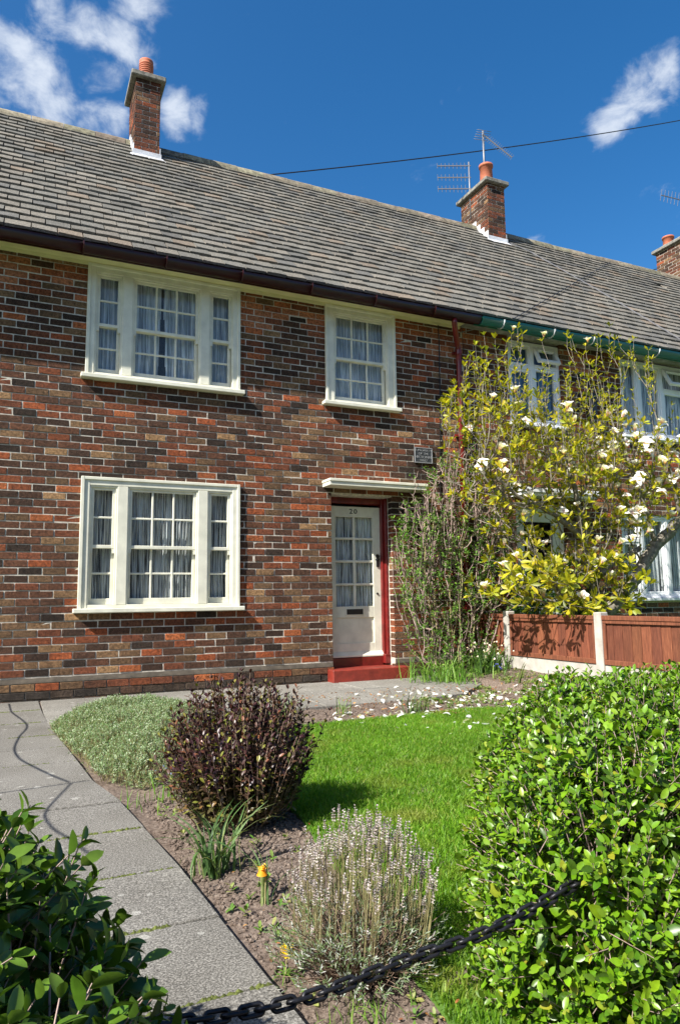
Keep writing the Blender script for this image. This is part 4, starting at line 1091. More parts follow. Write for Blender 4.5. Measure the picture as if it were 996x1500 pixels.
PAL = [(.10,.215,.006),(.065,.155,.006),(.155,.275,.009),(.036,.085,.006),(.25,.27,.02)]
hr = thing('privet_hedge', 'bright green privet hedge with the chain running into it, filling the right foreground', 'hedge', (2.4, -5.85, 0))
def f_right(q):
    x, y, z = q[:, 0], q[:, 1], q[:, 2]
    n_ = .05*np.sin(x*9+y*5)+.04*np.sin(x*17+z*13+1)+.03*np.sin(y*21+z*9)
    cap = np.clip((1.67+(y+5.9)*.56-x)/.54, 0, None)**2.2
    return (cap+np.abs((y+5.86)/.57)**3.2+np.clip(z/.60, 0, None)**2.6)*(1+n_)+.02
hedge(hr, f_right, ((.82,-6.47,-.03),(3.7,-5.25,.70)), 13500, (.56,), .031, PAL, [4,3,4,2,.5], 21)
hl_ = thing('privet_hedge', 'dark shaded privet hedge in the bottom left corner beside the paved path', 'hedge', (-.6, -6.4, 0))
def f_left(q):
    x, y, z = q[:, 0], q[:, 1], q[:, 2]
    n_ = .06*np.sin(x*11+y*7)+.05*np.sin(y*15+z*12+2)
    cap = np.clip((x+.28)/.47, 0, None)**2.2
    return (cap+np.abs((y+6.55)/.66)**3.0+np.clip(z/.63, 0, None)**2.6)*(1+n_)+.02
hedge(hl_, f_left, ((-1.1,-7.2,-.03),(.22,-5.9,.66)), 4600, (.55,), .042, [(.045,.105,.009),(.034,.08,.008),(.07,.145,.013),(.026,.06,.007)], [4,3,2,2], 22)  # leaf colours darker than the right hedge, painting in its shade
rng = np.random.default_rng(5)

# --- branching by attaching every tip to the nearest wood
def grow(limbs, tips, ups, step=.11, r0=.0028, pw=.44):
    pos, par = [], []
    for pts in limbs:
        pts = [Vector(p) for p in pts]
        for i, (p, a) in enumerate(pts_par(pts, pos)): pos.append(np.array(p)); par.append(a)
    nl = len(pos); load = [0]*nl; paths = []
    order = np.argsort([min(np.linalg.norm(t-p) for p in pos) for t in tips])
    A = np.array(pos)
    for i in order:
        t = tips[i]; dv = t-A; up_ = ups[i][2]; d = np.linalg.norm(dv*np.array([1.0+1.1*(up_ > .93), 1, 1.0-.35*(up_ > .93)]), axis=1)+np.clip(A[:, 2]-t[2]+.05+.35*(up_ > .93), 0, None)*1.6
        j = int(np.argmin(d)); p0 = A[j]; D = np.linalg.norm(t-p0); k = max(2, int(D/step))
        out = unit(t-p0+rng.normal(0, .25, 3)*D); c1 = p0+out*D*.35; c2 = t-np.array(ups[i])*D*.4
        prev = j; new = []; pl = [j]
        for q in range(1, k+1):
            u = q/k; b = (1-u)**3*p0+3*(1-u)**2*u*c1+3*(1-u)*u*u*c2+u**3*t
            pos.append(b); par.append(prev); load.append(0); prev = len(pos)-1; new.append(b); pl.append(prev)
        A = np.concatenate([A, np.array(new)]); paths.append((i, pl))
    for i in range(nl-len(load)): load.append(0)
    cnt = [0]*len(pos)
    for i, pl in paths:
        q = pl[-1]
        while q is not None and q >= 0: cnt[q] += 1; q = par[q]
    rad = [r0*max(1, c)**pw for c in cnt]
    return pos, par, rad, paths
def pts_par(pts, pos):
    base = len(pos); out = []; last = None
    if pos:
        d = [np.linalg.norm(np.array(pts[0])-p) for p in pos]; j = int(np.argmin(d)); last = j if d[j] < .15 else None
    k = 0
    for a, b in zip(pts, pts[1:]):
        n = max(1, int((b-a).length/.1))
        for i in range(n): out.append((a.lerp(b, i/n), last if k == 0 else base+k-1)); k += 1
    out.append((pts[-1], base+k-1)); return out
def wood(name, pos, rad, paths, mat, parent, n=5, rmax=1e9):
    m = MB(); off = parent.location
    for i, pl in paths:
        r = [min(rad[q], rmax) for q in pl]; r[0] = min(r[0], r[1]*1.15); r[-1] *= .6
        m.tube([Vector(pos[q])-off for q in pl], r, n, cap=False)
    return m.build(name, mat, parent, True, kind='stuff')
def poly_pts(poly, n, y0, y1):
    P = []; pa = np.array(poly); lo, hi = pa.min(0), pa.max(0)
    while len(P) < n:
        q = rng.uniform(lo, hi, (200, 2)); q = q[inpoly(q, poly)]; P += [(a, rng.uniform(y0, y1), b) for a, b in q]
    return np.array(P[:n])

# --- magnolia in the neighbour's garden
mg = thing('magnolia_tree', 'magnolia tree with white blossoms and yellow green leaves leaning over the fence', 'tree', (6.0, -1.15, 0))
limbs = [[(5.95,-1.2,-.05),(6.05,-1.2,.45),(6.26,-1.2,.68),(6.75,-1.2,1.12),(7.17,-1.2,1.52),(7.63,-1.2,1.88),(8.1,-1.15,2.4)],
         [(6.26,-1.2,.68),(6.22,-1.05,1.05),(6.5,-1.05,1.28),(7.0,-1.1,1.5)],
         [(6.22,-1.05,1.05),(6.1,-1.1,1.6),(5.95,-1.15,2.2),(5.85,-1.1,2.7)],
         [(6.1,-1.1,1.6),(5.6,-1.2,1.85),(5.1,-1.25,2.0),(4.7,-1.2,2.3)],
         [(7.17,-1.2,1.52),(7.0,-1.2,2.1),(6.75,-1.2,2.7)],
         [(7.63,-1.2,1.88),(7.5,-1.25,2.4),(7.2,-1.2,2.9)],
         [(6.22,-1.05,1.05),(5.8,-1.25,1.15),(5.4,-1.4,1.2)]]
crown = [(4.2,2.95),(4.45,3.3),(4.9,3.2),(5.4,3.0),(5.9,3.0),(6.4,3.0),(6.9,3.0),(7.2,2.9),(7.9,2.7),(8.1,2.2),(7.5,2.0),(6.9,1.75),(6.4,1.5),(6.0,1.25),(5.6,1.25),(5.0,1.4),(4.75,1.75),(4.55,2.1),(4.4,2.5)]
tA = poly_pts(crown, 660, -1.75, -.6)
tD = poly_pts([(4.55,1.0),(4.75,.85),(5.3,.74),(5.5,1.0),(5.2,1.35),(4.7,1.35)], 70, -2.0, -.75)
tC = poly_pts([(4.9,1.1),(5.3,1.3),(6.3,1.4),(6.75,1.05),(6.45,.72),(6.0,.72),(5.5,.80),(5.1,.95)], 95, -1.75, -.95)
tops = [(6.3,4.0),(6.5,4.2),(6.7,4.1),(7.05,3.95),(7.2,3.9),(6.15,4.1),(5.85,3.95),(5.2,4.0),(4.6,3.8),(4.85,3.85),(6.9,4.2),(5.5,3.9),(5.05,3.85),(5.55,3.55),(6.05,3.5),(6.35,3.6),(5.15,3.9),(6.55,3.9),(6.88,3.85),(4.4,3.3),(4.75,3.75),(5.35,4.12),(5.30,3.85),(5.05,3.6),(5.95,4.05),(5.75,3.7),(6.2,3.85),(6.45,4.10),(6.62,4.18),(6.80,4.02),(6.95,4.12),(6.7,3.7),(7.1,3.75),(4.5,3.68),(4.62,3.5),(4.25,3.1),(4.9,3.3),(7.45,3.3),(4.35,2.2),(4.2,2.6)]
tB = np.array([(x, rng.uniform(-1.4, -.95), z) for x, z in tops])
tC = np.concatenate([tC, tD]); tE = poly_pts([(4.2,2.9),(4.4,3.55),(4.7,3.75),(5.1,3.55),(5.4,3.75),(5.8,3.4),(6.2,3.75),(6.9,3.95),(7.1,3.4),(7.5,3.0),(7.2,2.6),(6.4,2.6),(5.6,2.5),(4.9,2.5)], 230, -1.6, -.75)
tB = np.concatenate([tB, tE])
tips = np.concatenate([tA, tC, tB]); nA, nC = len(tA), len(tC)
upd = unit(np.concatenate([rng.normal(0, .45, (nA, 3))+[0,0,.75], rng.normal(0, .5, (nC, 3))+[-.1,-.2,.35], rng.normal(0, .07, (len(tB), 3))+[0,0,1]]))
pos, par, rad, paths = grow(limbs, tips, upd, .11, .0028, .43)
wood('branches', pos, rad, [p for p in paths], M['magbark'], mg, 5, .05)
m = MB()
def taper(pts, r0, r1):
    n = len(pts)-1; P_ = []; R2 = []
    for i in range(n):
        for k in range(4): u = (i+k/4)/n; P_.append(Vector(pts[i]).lerp(Vector(pts[i+1]), k/4)-mg.location+Vector(rng.normal(0, .008, 3))); R2.append(r0+(r1-r0)*u)
    P_.append(Vector(pts[-1])-mg.location); R2.append(r1); m.tube(P_, [r*random.uniform(.92, 1.08) for r in R2], 10)
taper(limbs[0], .105, .055)
m.build('trunk', M['magbark'], mg, True)
for q, (a, b) in ((1, (.06, .035)), (2, (.045, .022)), (3, (.032, .014)), (4, (.035, .016)), (5, (.03, .014)), (6, (.03, .012))):
    m = MB(); taper(limbs[q], a, b); m.build('limb', M['magbark'], mg, True)
MAGL = leaf_tpl(.36, .22, .10, ((0,.06),(.3,.55),(.66,1.0),(.88,.62)))
LP, LX, LZ, LS = [], [], [], []
tipdir = np.zeros((len(tips), 3))
for i, pl in paths:
    p = np.array(pos[pl[-1]]); q = np.array(pos[pl[-2]]); d = unit(p-q); tipdir[i] = d
    kind = 0 if i < nA else (1 if i < nA+nC else 2)
    nleaf = rng.integers(5, 8) if kind != 2 else 4
    h = unit(np.cross(d, rng.normal(size=3))); g2_ = np.cross(d, h)
    for k in range(nleaf):
        ph = 2*math.pi*k/nleaf+rng.normal(0, .3); a = rng.uniform(.45, 1.1); r = h*math.cos(ph)+g2_*math.sin(ph)
        LP.append(p); LX.append(d*math.cos(a)+r*math.sin(a)); LZ.append(d*math.sin(a)-r*math.cos(a)); LS.append(rng.uniform(.065, .12)*(1.15 if kind == 1 else .88 if kind == 0 else .74))
    # leaves back along the twig
    back = min(len(pl)-1, 9) if kind == 2 else min(len(pl)-1, 4)
    per = 4 if kind == 2 else 2
    for u in range(1, back):
        p = np.array(pos[pl[-1-u]]); d = unit(np.array(pos[pl[-u]])-p); h = unit(np.cross(d, rng.normal(size=3)))
        for k in range(per):
            if rng.uniform() < .22: continue
            r = h*math.cos(k*2.4+u)+np.cross(d, h)*math.sin(k*2.4+u); a = rng.uniform(.5, 1.0)
            o = p+d*.11*rng.uniform(-.5, .5)
            LP.append(o); LX.append(d*math.cos(a)+r*math.sin(a)); LZ.append(d*math.sin(a)-r*math.cos(a)); LS.append(rng.uniform(.05, .085)*(.85 if kind == 2 else 1))
LP, LX, LZ, LS = map(np.array, (LP, LX, LZ, LS))
mass('foliage', MAGL, LP, LX, LZ, LS, pick(len(LP), [(.38,.35,.014),(.30,.31,.014),(.50,.42,.022),(.18,.21,.014),(.12,.14,.014)], [4,3,2.4,1.6,.8], .18), M['magleaf'], mg, 300, 'leaf', .012)
def petal_mesh(n, open_, L, seed, droop=0):
    r = random.Random(seed); m = MB()
    for k in range(n):
        th = 2*math.pi*k/n*(1 if k < 6 else 1.1)+r.uniform(-.25, .25)+(.4 if k % 2 else 0); a = open_*(r.uniform(.7, 1.15) if k % 2 else r.uniform(.45, .8)); l = L*r.uniform(.85, 1.12)
        rr = Vector((math.cos(th), math.sin(th), 0)); tt = Vector((-math.sin(th), math.cos(th), 0)); v = []; c = []
        for i, (t, w) in enumerate(((0,.10),(.3,.28),(.62,.42),(.86,.32),(1,.08))):
            aa = a*(.35+.75*t)+droop*t*t; p = rr*math.sin(aa)*l*t+Vector((0,0,1))*math.cos(aa)*l*t
            inn = (Vector((0,0,1))*math.sin(aa)-rr*math.cos(aa))
            for s in (-1, 0, 1): v.append(p+tt*s*w*l*.8+inn*(abs(s)*.10*l*w*2)); c.append((1,.97,.95) if t > .35 else (.95,.70,.70))
        o = len(m.v); m.v += [tuple(q) for q in v]; m.c += c
        for i in range(4): m.f += [(o+3*i, o+3*i+1, o+3*i+4, o+3*i+3), (o+3*i+1, o+3*i+2, o+3*i+5, o+3*i+4)]
    return m
BM = [petal_mesh(*a).mesh('blossom', M['petal'], True) for a in ((7,.75,.066,1),(8,.9,.066,2,.3),(6,.5,.072,3),(7,1.05,.062,4,.5),(5,.22,.062,5),(8,.7,.058,6))]
cand = [i for i in range(nA+nC) if 1.2 < tips[i][2] < 3.3 and tips[i][1] < -.95]
wts = np.array([1.0+2.2*(tips[i][0] > 6.0)*(tips[i][2] < 2.9) for i in cand])
sel = list(rng.choice(cand, 125, replace=False, p=wts/wts.sum())) + [i for i in range(nA, nA+nC)][::24] + [nA+nC, nA+nC+7, nA+nC+11]
for i in sel:
    o = link('blossom', random.choice(BM), mg); d = Vector(tipdir[i])*.6+Vector((-.15,-.5,.45)); d.normalize()
    o.rotation_euler = d.to_track_quat('Z', 'Y').to_euler(); o.location = Vector(tips[i])-mg.location+Vector((-.01,-.05,.03)); s = random.uniform(.95, 1.6); o.scale = (s, s, s); o.color = (.82, .80, .78, 1)

# --- shrub against the wall right of the door
cl = thing('wall_shrub', 'twiggy green shrub growing up the wall between front door and red downpipe', 'shrub', (4.75, -.3, 0))
lim = [[(4.6+dx,-.32+dy,-.02),(4.6+dx*1.6,-.30+dy,.6),(4.62+dx*2.3,-.28+dy,1.3),(4.66+dx*2.7,-.26+dy,1.9)] for dx, dy in ((-.10,-.05),(.02,-.15),(.14,.05),(.24,-.1),(-.02,.08),(.08,-.2))]
cpoly = [(4.02,1.9),(4.02,1.2),(4.12,.45),(4.5,.15),(5.3,.15),(5.5,.7),(5.65,1.3),(5.7,2.3),(5.2,2.85),(4.75,2.75),(4.35,2.45)]
ct = poly_pts(cpoly, 1500, -.60, -.05); cup = unit(rng.normal(0, .45, (len(ct), 3))+[0,0,.7])
pos2, par2, rad2, paths2 = grow(lim, ct, cup, .10, .0027, .38)
wood('branches', pos2, rad2, paths2, M['twig'], cl, 4, .011)
m = MB()
for pts in lim: m.tube([q-cl.location+Vector(rng.normal(0, .012, 3)) for q, _ in along(pts, .16)], .0075, 5)
m.build('canes', M['vine'], cl, True, kind='stuff')
sb, sd, sl = [], [], []
for i, pl in paths2:
    if (ct[i][2] > 1.95 and rng.uniform() < .6) or rng.uniform() < .28: continue
    for u in range(1, min(len(pl), 7)):
        a = np.array(pos2[pl[-u]]); b = np.array(pos2[pl[-u-1]])
        for k in range(3): sb.append(b+(a-b)*rng.uniform()); sd.append(unit(rng.normal(0, .6, 3)+unit(a-b)+[0,-.2,.3])); sl.append(rng.uniform(.03, .07))
P, X, Z, T = shoots(np.array(sb), np.array(sd), np.array(sl), 2, .95, 2)
k = rng.uniform(size=len(P)) < .55; P, X, Z = P[k], X[k], Z[k]
mass('foliage', leaf_tpl(.5, .2, .1), P, X, Z, rng.uniform(.020, .038, len(P)), pick(len(P), [(.09,.19,.025),(.13,.25,.03),(.06,.13,.02),(.18,.28,.04)], [4,3,2,1], .2), M['small'], cl)
# --- evergreen behind the fence
ev = thing('evergreen_shrub', 'dark glossy evergreen shrub behind the fence under the magnolia', 'shrub', (5.95, -.75, 0))
B = rng.normal(size=(700, 3)); B = unit(B)*rng.uniform(.45, 1, (700, 1))**.5*[.50,.42,.48]+[5.95,-.72,.92]
P, X, Z, T = shoots(B, unit(B-np.array([5.95,-.72,.75])+rng.normal(0,.2,(700,3))), rng.uniform(.06,.12,700), 4, 1.0)
mass('foliage', leaf_tpl(.42, .2, .15), P, X, Z, rng.uniform(.03, .05, len(P)), pick(len(P), [(.03,.085,.012),(.045,.12,.018),(.02,.06,.01)], None, .2), M['small'], ev)
sticks('stems', np.tile([5.95,-.72,-.02], (40,1))+rng.normal(0,.04,(40,3))*[1,1,0], B[:40], .01, .003, M['wood'], ev)

# --- bronze shrub in the front bed
hb_ = thing('bronze_shrub', 'rounded purple bronze shrub with upright leafy stems in the bed beside the path', 'shrub', (.875, -4.56, 0))
n = 500; u = unit(rng.normal(size=(n, 3))); u[:, 2] = abs(u[:, 2])*1.0-.35*rng.uniform(size=n)
tp = u*rng.uniform(.55, 1, (n, 1))**.45*[.355,.31,.345]+[.865,-4.55,.315]
tp += np.array([.0,0,.0])
ext = rng.uniform(size=n) < .06; tp[ext] += [.06,-.02,.03]
bs = np.array([.88,-4.56,-.02])+rng.normal(0, .045, (n, 3))*[1,1,.1]
dirs = unit(unit(tp-bs)+[0,0,.55]); L = np.minimum(np.linalg.norm(tp-bs, axis=1)*.62, .30)
P, X, Z, T = shoots(tp-dirs*L[:, None], dirs, L, 11, 1.02, 2, .0)
keep = (P[:, 2] > .03) & (rng.uniform(size=len(P)) < .9); P, X, Z, T = P[keep], X[keep], Z[keep], T[keep]
ce = pick(len(P), [(.028,.011,.013),(.045,.017,.018),(.075,.035,.022),(.17,.17,.03),(.19,.075,.04)], [4,4.4,2.4,1.9,.9], .25)
dull = np.clip(1-T*1.3, 0, 1)[:, None]*np.clip((.35-P[:, 2:])/.25, 0, 1); ce = ce*(1-dull*.6)+np.array([.13,.14,.035])*dull*.6
mass('foliage', leaf_tpl(.46, .25, .12), P, X, Z, rng.uniform(.022, .034, len(P))*(1.1-.25*T), ce, M['hebe'], hb_)
sticks('stems', bs, tp-dirs*L[:, None], .004, .0025, M['wood'], hb_)
sticks('shoots', tp-dirs*L[:, None], tp, .0022, .001, M['wood'], hb_)

# --- silver carpet at the path edge
sv = thing('silver_carpet_plant', 'low silver grey carpet plant spilling over the path corner', 'plant', (.7, -2.4, 0))
SP = [(.26,-1.80),(.34,-2.5),(.40,-3.0),(.45,-3.52),(.62,-3.75),(.95,-3.7),(1.15,-3.2),(1.35,-2.4),(1.4,-1.75),(1.1,-1.42),(.65,-1.40),(.40,-1.52)]
q = rng.uniform([.2,-3.8], [1.45,-1.3], (16000, 2)); q = q[inpoly(q, SP)][:6500]
def edge_d(p): return min(abs(np.linalg.norm(np.array(p)-np.array(a))) for a in SPF)
SPF = [tuple(np.array(a)+(np.array(b)-np.array(a))*t) for a, b in zip(SP, SP[1:]+SP[:1]) for t in np.linspace(0, 1, 9)[:-1]]
SPA = np.array(SPF); de = np.min(np.linalg.norm(q[:, None]-SPA[None], axis=2), 1)
hz = .03+.17*np.clip(de/.35, 0, 1)**.6+np.array([.04*noise.noise(Vector((x*5, y*5, 9))) for x, y in q])
B = np.column_stack([q, hz-.05]); dirs = unit(rng.normal(0, .45, (len(q), 3))+[0,-.1,.9])
P, X, Z, T = shoots(B, dirs, rng.uniform(.03, .065, len(q)), 5, .85)
mass('foliage', leaf_tpl(.30, .2, .2), P, X, Z, rng.uniform(.010, .018, len(P)), pick(len(P), [(.26,.34,.18),(.15,.23,.09),(.38,.45,.30),(.09,.16,.05)], [4,3,2,2], .15), M['silver'], sv)
B2 = B.copy(); B2[:, 2] = -.02; sticks('stems', B2, B+dirs*.05, .0016, .001, M['vine'], sv)

# --- lavender
lv = thing('lavender_bush', 'grey lavender bush with old pale flower spikes at the lawn edge in front', 'plant', (.82, -5.80, 0))
n = 360; a = rng.uniform(0, 2*np.pi, n); rr = np.sqrt(rng.uniform(size=n)); bs = np.column_stack([.82+np.cos(a)*rr*.10, -5.80+np.sin(a)*rr*.10, np.full(n, -.02)])
tp = np.column_stack([.835+np.cos(a)*rr*.185+rng.normal(0,.012,n), -5.80+np.sin(a)*rr*.185+rng.normal(0,.012,n), .345-.14*rr**1.6+rng.normal(0,.026,n)])
mid = bs+(tp-bs)*.45+np.column_stack([np.cos(a)*rr*.035, np.sin(a)*rr*.035, np.full(n, .0)])
sticks('stalks', bs, mid, .0011, .0009, M['wood'], lv); sticks('stalks', mid, tp, .0009, .0006, M['vine'], lv)
d = unit(tp-mid); P, X, Z, T = shoots(tp-d*.022, d, rng.uniform(.022, .042, n), 5, .75, 4, 0)
mass('flower_spikes', leaf_tpl(.6, .4, .1), P, X, Z, rng.uniform(.0055, .009, len(P))*(1.1-.35*T), pick(len(P), [(.44,.38,.39),(.56,.50,.49),(.30,.25,.25),(.42,.39,.35)], None, .15), M['silver'], lv)
n2 = 620; a = rng.uniform(0, 2*np.pi, n2); rr = np.sqrt(rng.uniform(size=n2)); zz = rng.uniform(.01, .17, n2)*(1.15-.55*rr)
B = np.column_stack([.81+np.cos(a)*rr*.20, -5.81+np.sin(a)*rr*.18, zz]); dr = unit(np.column_stack([np.cos(a)*rr*.8, np.sin(a)*rr*.8, np.full(n2, .8)])+rng.normal(0,.25,(n2,3)))
P, X, Z, T = shoots(B, dr, rng.uniform(.03, .06, n2), 5, .7)
mass('foliage', leaf_tpl(.15, .15, .1), P, X, Z, rng.uniform(.010, .019, len(P)), pick(len(P), [(.24,.28,.20),(.42,.44,.40),(.11,.17,.06),(.15,.21,.09)], [3,1.6,3,2.4], .15), M['silver'], lv)
sticks('stems', np.column_stack([.82+rng.normal(0,.03,n2), -5.8+rng.normal(0,.03,n2), np.full(n2,-.02)]), B+dr*.03, .0017, .001, M['wood'], lv)

# --- strap leaved clumps, every leaf a part
def ribbon(L, w, bend, seed):
    r = random.Random(seed); m = MB(); n = 7; v = []
    for i in range(n+1):
        t = i/n; th = bend*t*t; x = L*(t*math.sin(th)*.85); z = L*t*math.cos(th*.62); ww = w*(.75+.5*t if t < .4 else 1.1*(1-t)**.6+.02)
        for s in (-1, 0, 1): v.append((x+abs(s)*ww*.12, s*ww*.5+.08*w*math.sin(t*5+seed), z))
    f = [(3*i+j, 3*i+j+1, 3*i+j+4, 3*i+j+3) for i in range(n) for j in range(2)]
    m.add(v, f); return m
_rb = [ribbon(1, w, b, k).mesh('leaf', M['grass'], True) for k, (w, b) in enumerate([(.055,.5),(.05,.9),(.06,1.4),(.045,.25),(.05,1.9)])]
def clump(name, label, x, y, n, L, pal, spread=.03, z=None, upright=0):
    z = soil_h(x, y) if z is None else z
    t = thing(name, label, 'plant', (x, y, z))
    for i in range(n):
        o = link('leaf', random.choice(_rb if not upright else _rb[:2]+_rb[3:4]), t); s = L*random.uniform(.5, 1.1)
        o.location = (random.gauss(0, spread), random.gauss(0, spread), -.01)
        o.rotation_euler = (random.gauss(0, .16), random.gauss(0, .16), random.uniform(0, 6.283)); o.scale = (s, s*1.0, s); c = random.choice(pal); k = random.uniform(.8, 1.25); o.color = (c[0]*k, c[1]*k, c[2]*k, 1)
    return t
DG = [(.06,.12,.035),(.09,.16,.05),(.13,.20,.08),(.20,.24,.09)]
GG = [(.09,.17,.03),(.14,.22,.05),(.22,.27,.09),(.06,.12,.02)]
clump('daffodil_clump', 'clump of long daffodil leaves in bare soil in front of the purple shrub', .66, -4.97, 46, .26, DG, .030)
d2 = clump('daffodil', 'lone withered orange daffodil with a few drooping leaves beside the lavender', .735, -5.30, 8, .20, DG, .012)
m = MB(); m.tube([(0,0,0),(.005,.01,.06),(.012,.02,.105),(.0,.015,.12)], .0024, 5); m.build('stalk', M['vine'], d2)
m = MB(); m.lathe([(.004,0),(.009,-.006),(.012,-.018),(.017,-.026)], 12, (-.006,.012,.116), (1,1,1))
o = m.build('flower', M['petal'], d2, True); o.color = (.80, .33, .015, 1)
pt = petal_mesh(6, 1.5, .019, 3).build('petals', M['petal'], d2, True); pt.location = (-.006,.012,.117); pt.rotation_euler = (math.pi, 0, 0); pt.color = (.85, .55, .06, 1)
def dandelion(label, x, y, h):
    z = soil_h(x, y); t = thing('dandelion', label, 'flower', (x, y, z)); m = MB(); m.tube([(0,0,0),(.004,-.004,h)], .0022, 5); m.build('stalk', M['vine'], t)
    m = MB()
    for ring, (k, r, zz) in enumerate(((26,.019,.002),(22,.014,.006),(16,.008,.009))):
        for i in range(k):
            th = 2*math.pi*i/k+ring*.2+random.uniform(-.06,.06); c, s = math.cos(th), math.sin(th); w = .0016; l = r*random.uniform(.9,1.1)
            m.add([(c*.001-s*w,s*.001+c*w,zz*.6),(c*.001+s*w,s*.001-c*w,zz*.6),(c*l+s*w,s*l-c*w,zz),(c*l-s*w,s*l+c*w,zz)], [(0,1,2,3)])
    o = m.build('flower_head', M['petal'], t); o.location = (.004,-.004,h); o.rotation_euler = (R_(38), R_(-8), 0); o.color = (.86, .60, .015, 1)
    for i in range(9):
        o = link('leaf', _rb[2 if i % 2 else 4], t); s = random.uniform(.06,.10); o.scale = (s, s*1.6, s*.6); o.rotation_euler = (0, random.uniform(.3,.7), i*.7); o.color = (.12,.22,.03,1)
dandelion('bright yellow dandelion flower at the foot of the lavender near the path', .655, -5.70, .06)
clump('grass_tuft', 'arching dark green leaf tuft among petals in front of the door', 2.98, -2.42, 46, .24, DG, .045)
clump('grass_tuft', 'small thin tuft at the path edge left of the larger arching tuft', 2.42, -2.20, 16, .17, GG, .03)
clump('grass_tuft', 'feathery pale green tuft just right of the purple shrub top', 1.95, -2.05, 60, .20, GG, .07)
clump('grass_tuft', 'upright grassy shoot near the fence gravel board', 4.72, -1.55, 10, .24, GG, .02, None, 1)
clump('grass_tuft', 'fresh green grass tuft between the silver carpet and the purple shrub', .70, -3.95, 70, .13, [(.10,.22,.02),(.14,.27,.03)], .09)
clump('grass_tuft', 'weedy tuft at the front of the lavender beside the chain', .72, -5.98, 50, .07, [(.12,.24,.03),(.18,.28,.05)], .05)
clump('leek_clump', 'lush green leafy clump at the foot of the wall shrub', 4.42, -.62, 260, .33, [(.10,.22,.03),(.14,.28,.04),(.20,.32,.06)], .19)
wl_ = clump('snowflake_clump', 'dark leaved clump with small white flowers beside the first fence post', 4.92, -.70, 170, .36, [(.05,.11,.025),(.08,.15,.03),(.12,.2,.05)], .11)
for i in range(34):
    o = link('flower', BM[4 if i % 2 else 2], wl_); s = random.uniform(.28, .42); o.scale = (s, s, s); o.location = (random.gauss(-.03, .13), random.gauss(-.05, .12), random.uniform(.18, .36)); o.rotation_euler = (random.uniform(0, 6),)*3; o.color = (.85,.86,.84,1)
bb = clump('bluebell_clump', 'few blue flowers on short stems at the foot of the fence', 4.85, -1.05, 24, .15, GG, .06)
for i in range(9):
    o = link('flower', BM[4], bb); s = random.uniform(.25, .4); o.scale = (s, s, s); o.location = (random.gauss(0, .05), random.gauss(0, .05), random.uniform(.09, .17)); o.rotation_euler = (random.uniform(0, 6),)*3; o.color = (.16,.20,.62,1)
fm = clump('forget_me_not', 'tiny pale blue flowers among leaves below the silver carpet', .78, -3.86, 30, .10, [(.09,.18,.03),(.13,.22,.05)], .06)
for i in range(14):
    o = link('flower', BM[1], fm); s = random.uniform(.09, .14); o.scale = (s, s, s); o.location = (random.gauss(0, .07), random.gauss(0, .07), random.uniform(.07, .12)); o.rotation_euler = (random.gauss(0, .4), random.gauss(0, .4), 0); o.color = (.45,.55,.85,1)
# seedlings, litter and fallen petals
q = np.column_stack([rng.uniform(.6, 1.2, 260), rng.uniform(-6.5, -3.9, 260)]); q = np.concatenate([q, np.column_stack([rng.uniform(3.2, 5.2, 2600), rng.uniform(-2.7, -.7, 2600)])])
q = q[(~inpoly(q, LAWN))]; nn = np.array([noise.noise(Vector((x*6, y*6, 3))) for x, y in q]); q = q[nn > -.02]
q = q[(q[:, 0] > np.array([ex(y)+.05 for y in q[:, 1]])) & ~((q[:, 0] < 4.2) & (q[:, 1] > -1.75))]
B = np.column_stack([q, [soil_h(x, y) for x, y in q]])
P, X, Z, T = shoots(B, unit(rng.normal(0,.3,(len(B),3))+[0,0,1]), rng.uniform(.01,.03,len(B)), 3, 1.2)
tag(mass('seedlings', leaf_tpl(.45), P, X, Z, rng.uniform(.012,.030,len(P)), pick(len(P), [(.10,.20,.03),(.16,.24,.05),(.24,.26,.08)]), M['small'], None), 'small green weed seedlings scattered over the bare soil', 'weeds')
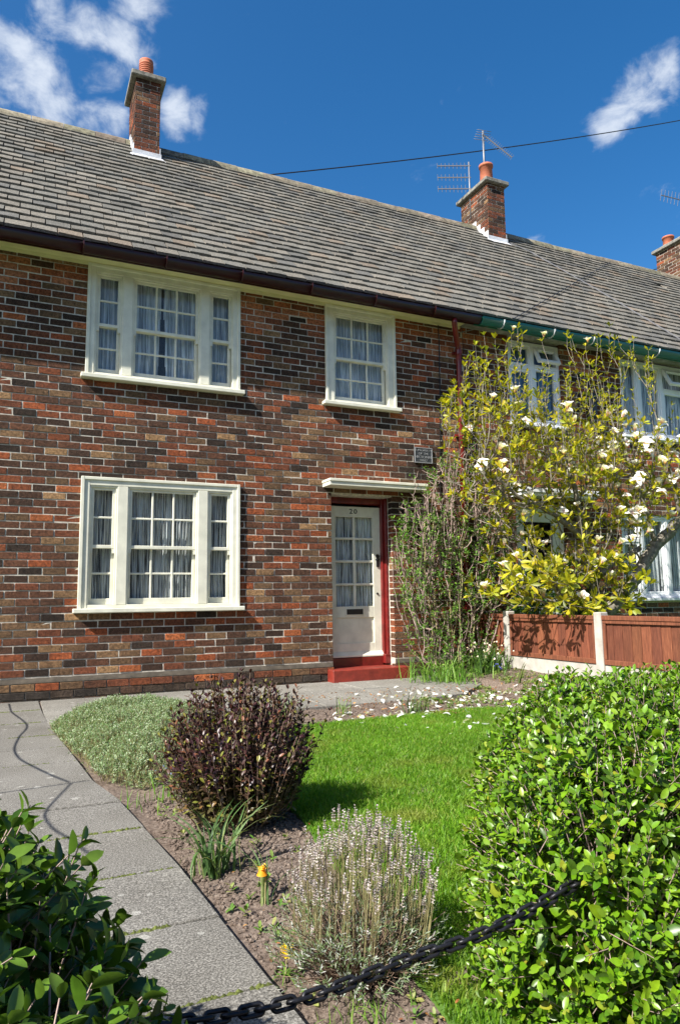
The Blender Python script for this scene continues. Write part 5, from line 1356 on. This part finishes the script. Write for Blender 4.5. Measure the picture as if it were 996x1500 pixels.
q = np.column_stack([rng.uniform(.62, 1.1, 90), rng.uniform(-6.4, -4.3, 90)]); q = np.concatenate([q, np.column_stack([rng.uniform(2.4, 5.1, 900), rng.uniform(-2.75, -1.0, 900)])])
q = q[(q[:, 0] > np.array([ex(y)+.04 for y in q[:, 1]]))]
zl = np.array([soil_h(x, y) for x, y in q]); onl = inpoly(q, LAWN); zl[onl] = .02
X = unit(rng.normal(size=(len(q), 3))*[1,1,.2]); Z = unit(rng.normal(0,.35,(len(q),3))+[0,0,1])
onp = (q[:, 1] > -1.75) & (q[:, 0] < 4.5); zl[onp] = .004
tag(mass('leaf_litter', leaf_tpl(.45,.3,.3), np.column_stack([q, zl+.008]), X, Z, rng.uniform(.015,.032,len(q))*np.where(q[:,1] < -3.9, .5, 1), pick(len(q), [(.32,.13,.04),(.22,.09,.04),(.40,.22,.08),(.15,.08,.04)]), M['small'], None), 'dry orange brown dead leaves scattered on beds and path', 'leaf litter')
PM = []
for k in range(5):
    r = random.Random(k); V, F = leaf_tpl(.62, .25, r.uniform(-.1,.35), ((0,.15),(.3,.8),(.62,1.0),(.88,.7)), r.uniform(0,.12)); m = MB(); m.add(V.tolist(), F); PM.append(m.mesh('fallen_petal', M['petal'], True))
cnt = 0
while cnt < 298:
    if cnt < 215: x, y = random.gauss(4.0, .55), random.gauss(-2.05, .42)
    elif cnt < 255: x, y = random.uniform(2.2, 3.4), random.gauss(-2.45, .14)
    else: x, y = random.gauss(3.5, .5), random.gauss(-3.0, .32)
    if not (2.1 < x < 5.1 and -3.9 < y < -.75): continue
    on = inpoly(np.array([[x, y]]), LAWN)[0]; z = .026 if on else (.004 if (y > -1.7 and x < 4.3) else soil_h(x, y)+.012)
    o = bpy.data.objects.new('fallen_petal', random.choice(PM)); COL.objects.link(o); s = random.uniform(.03, .066)
    o.location = (x, y, z); o.scale = (s, s, s); o.rotation_euler = (random.gauss(0, .3)+(math.pi if random.random() < .4 else 0), random.gauss(0, .3), random.uniform(0, 6.28)); k = random.uniform(.7, .82); o.color = (k, k*.98, k*.94, 1)
    tag(o, 'white magnolia petal fallen on the ground between the lawn and the house', 'petal', 'fallen magnolia petals'); cnt += 1
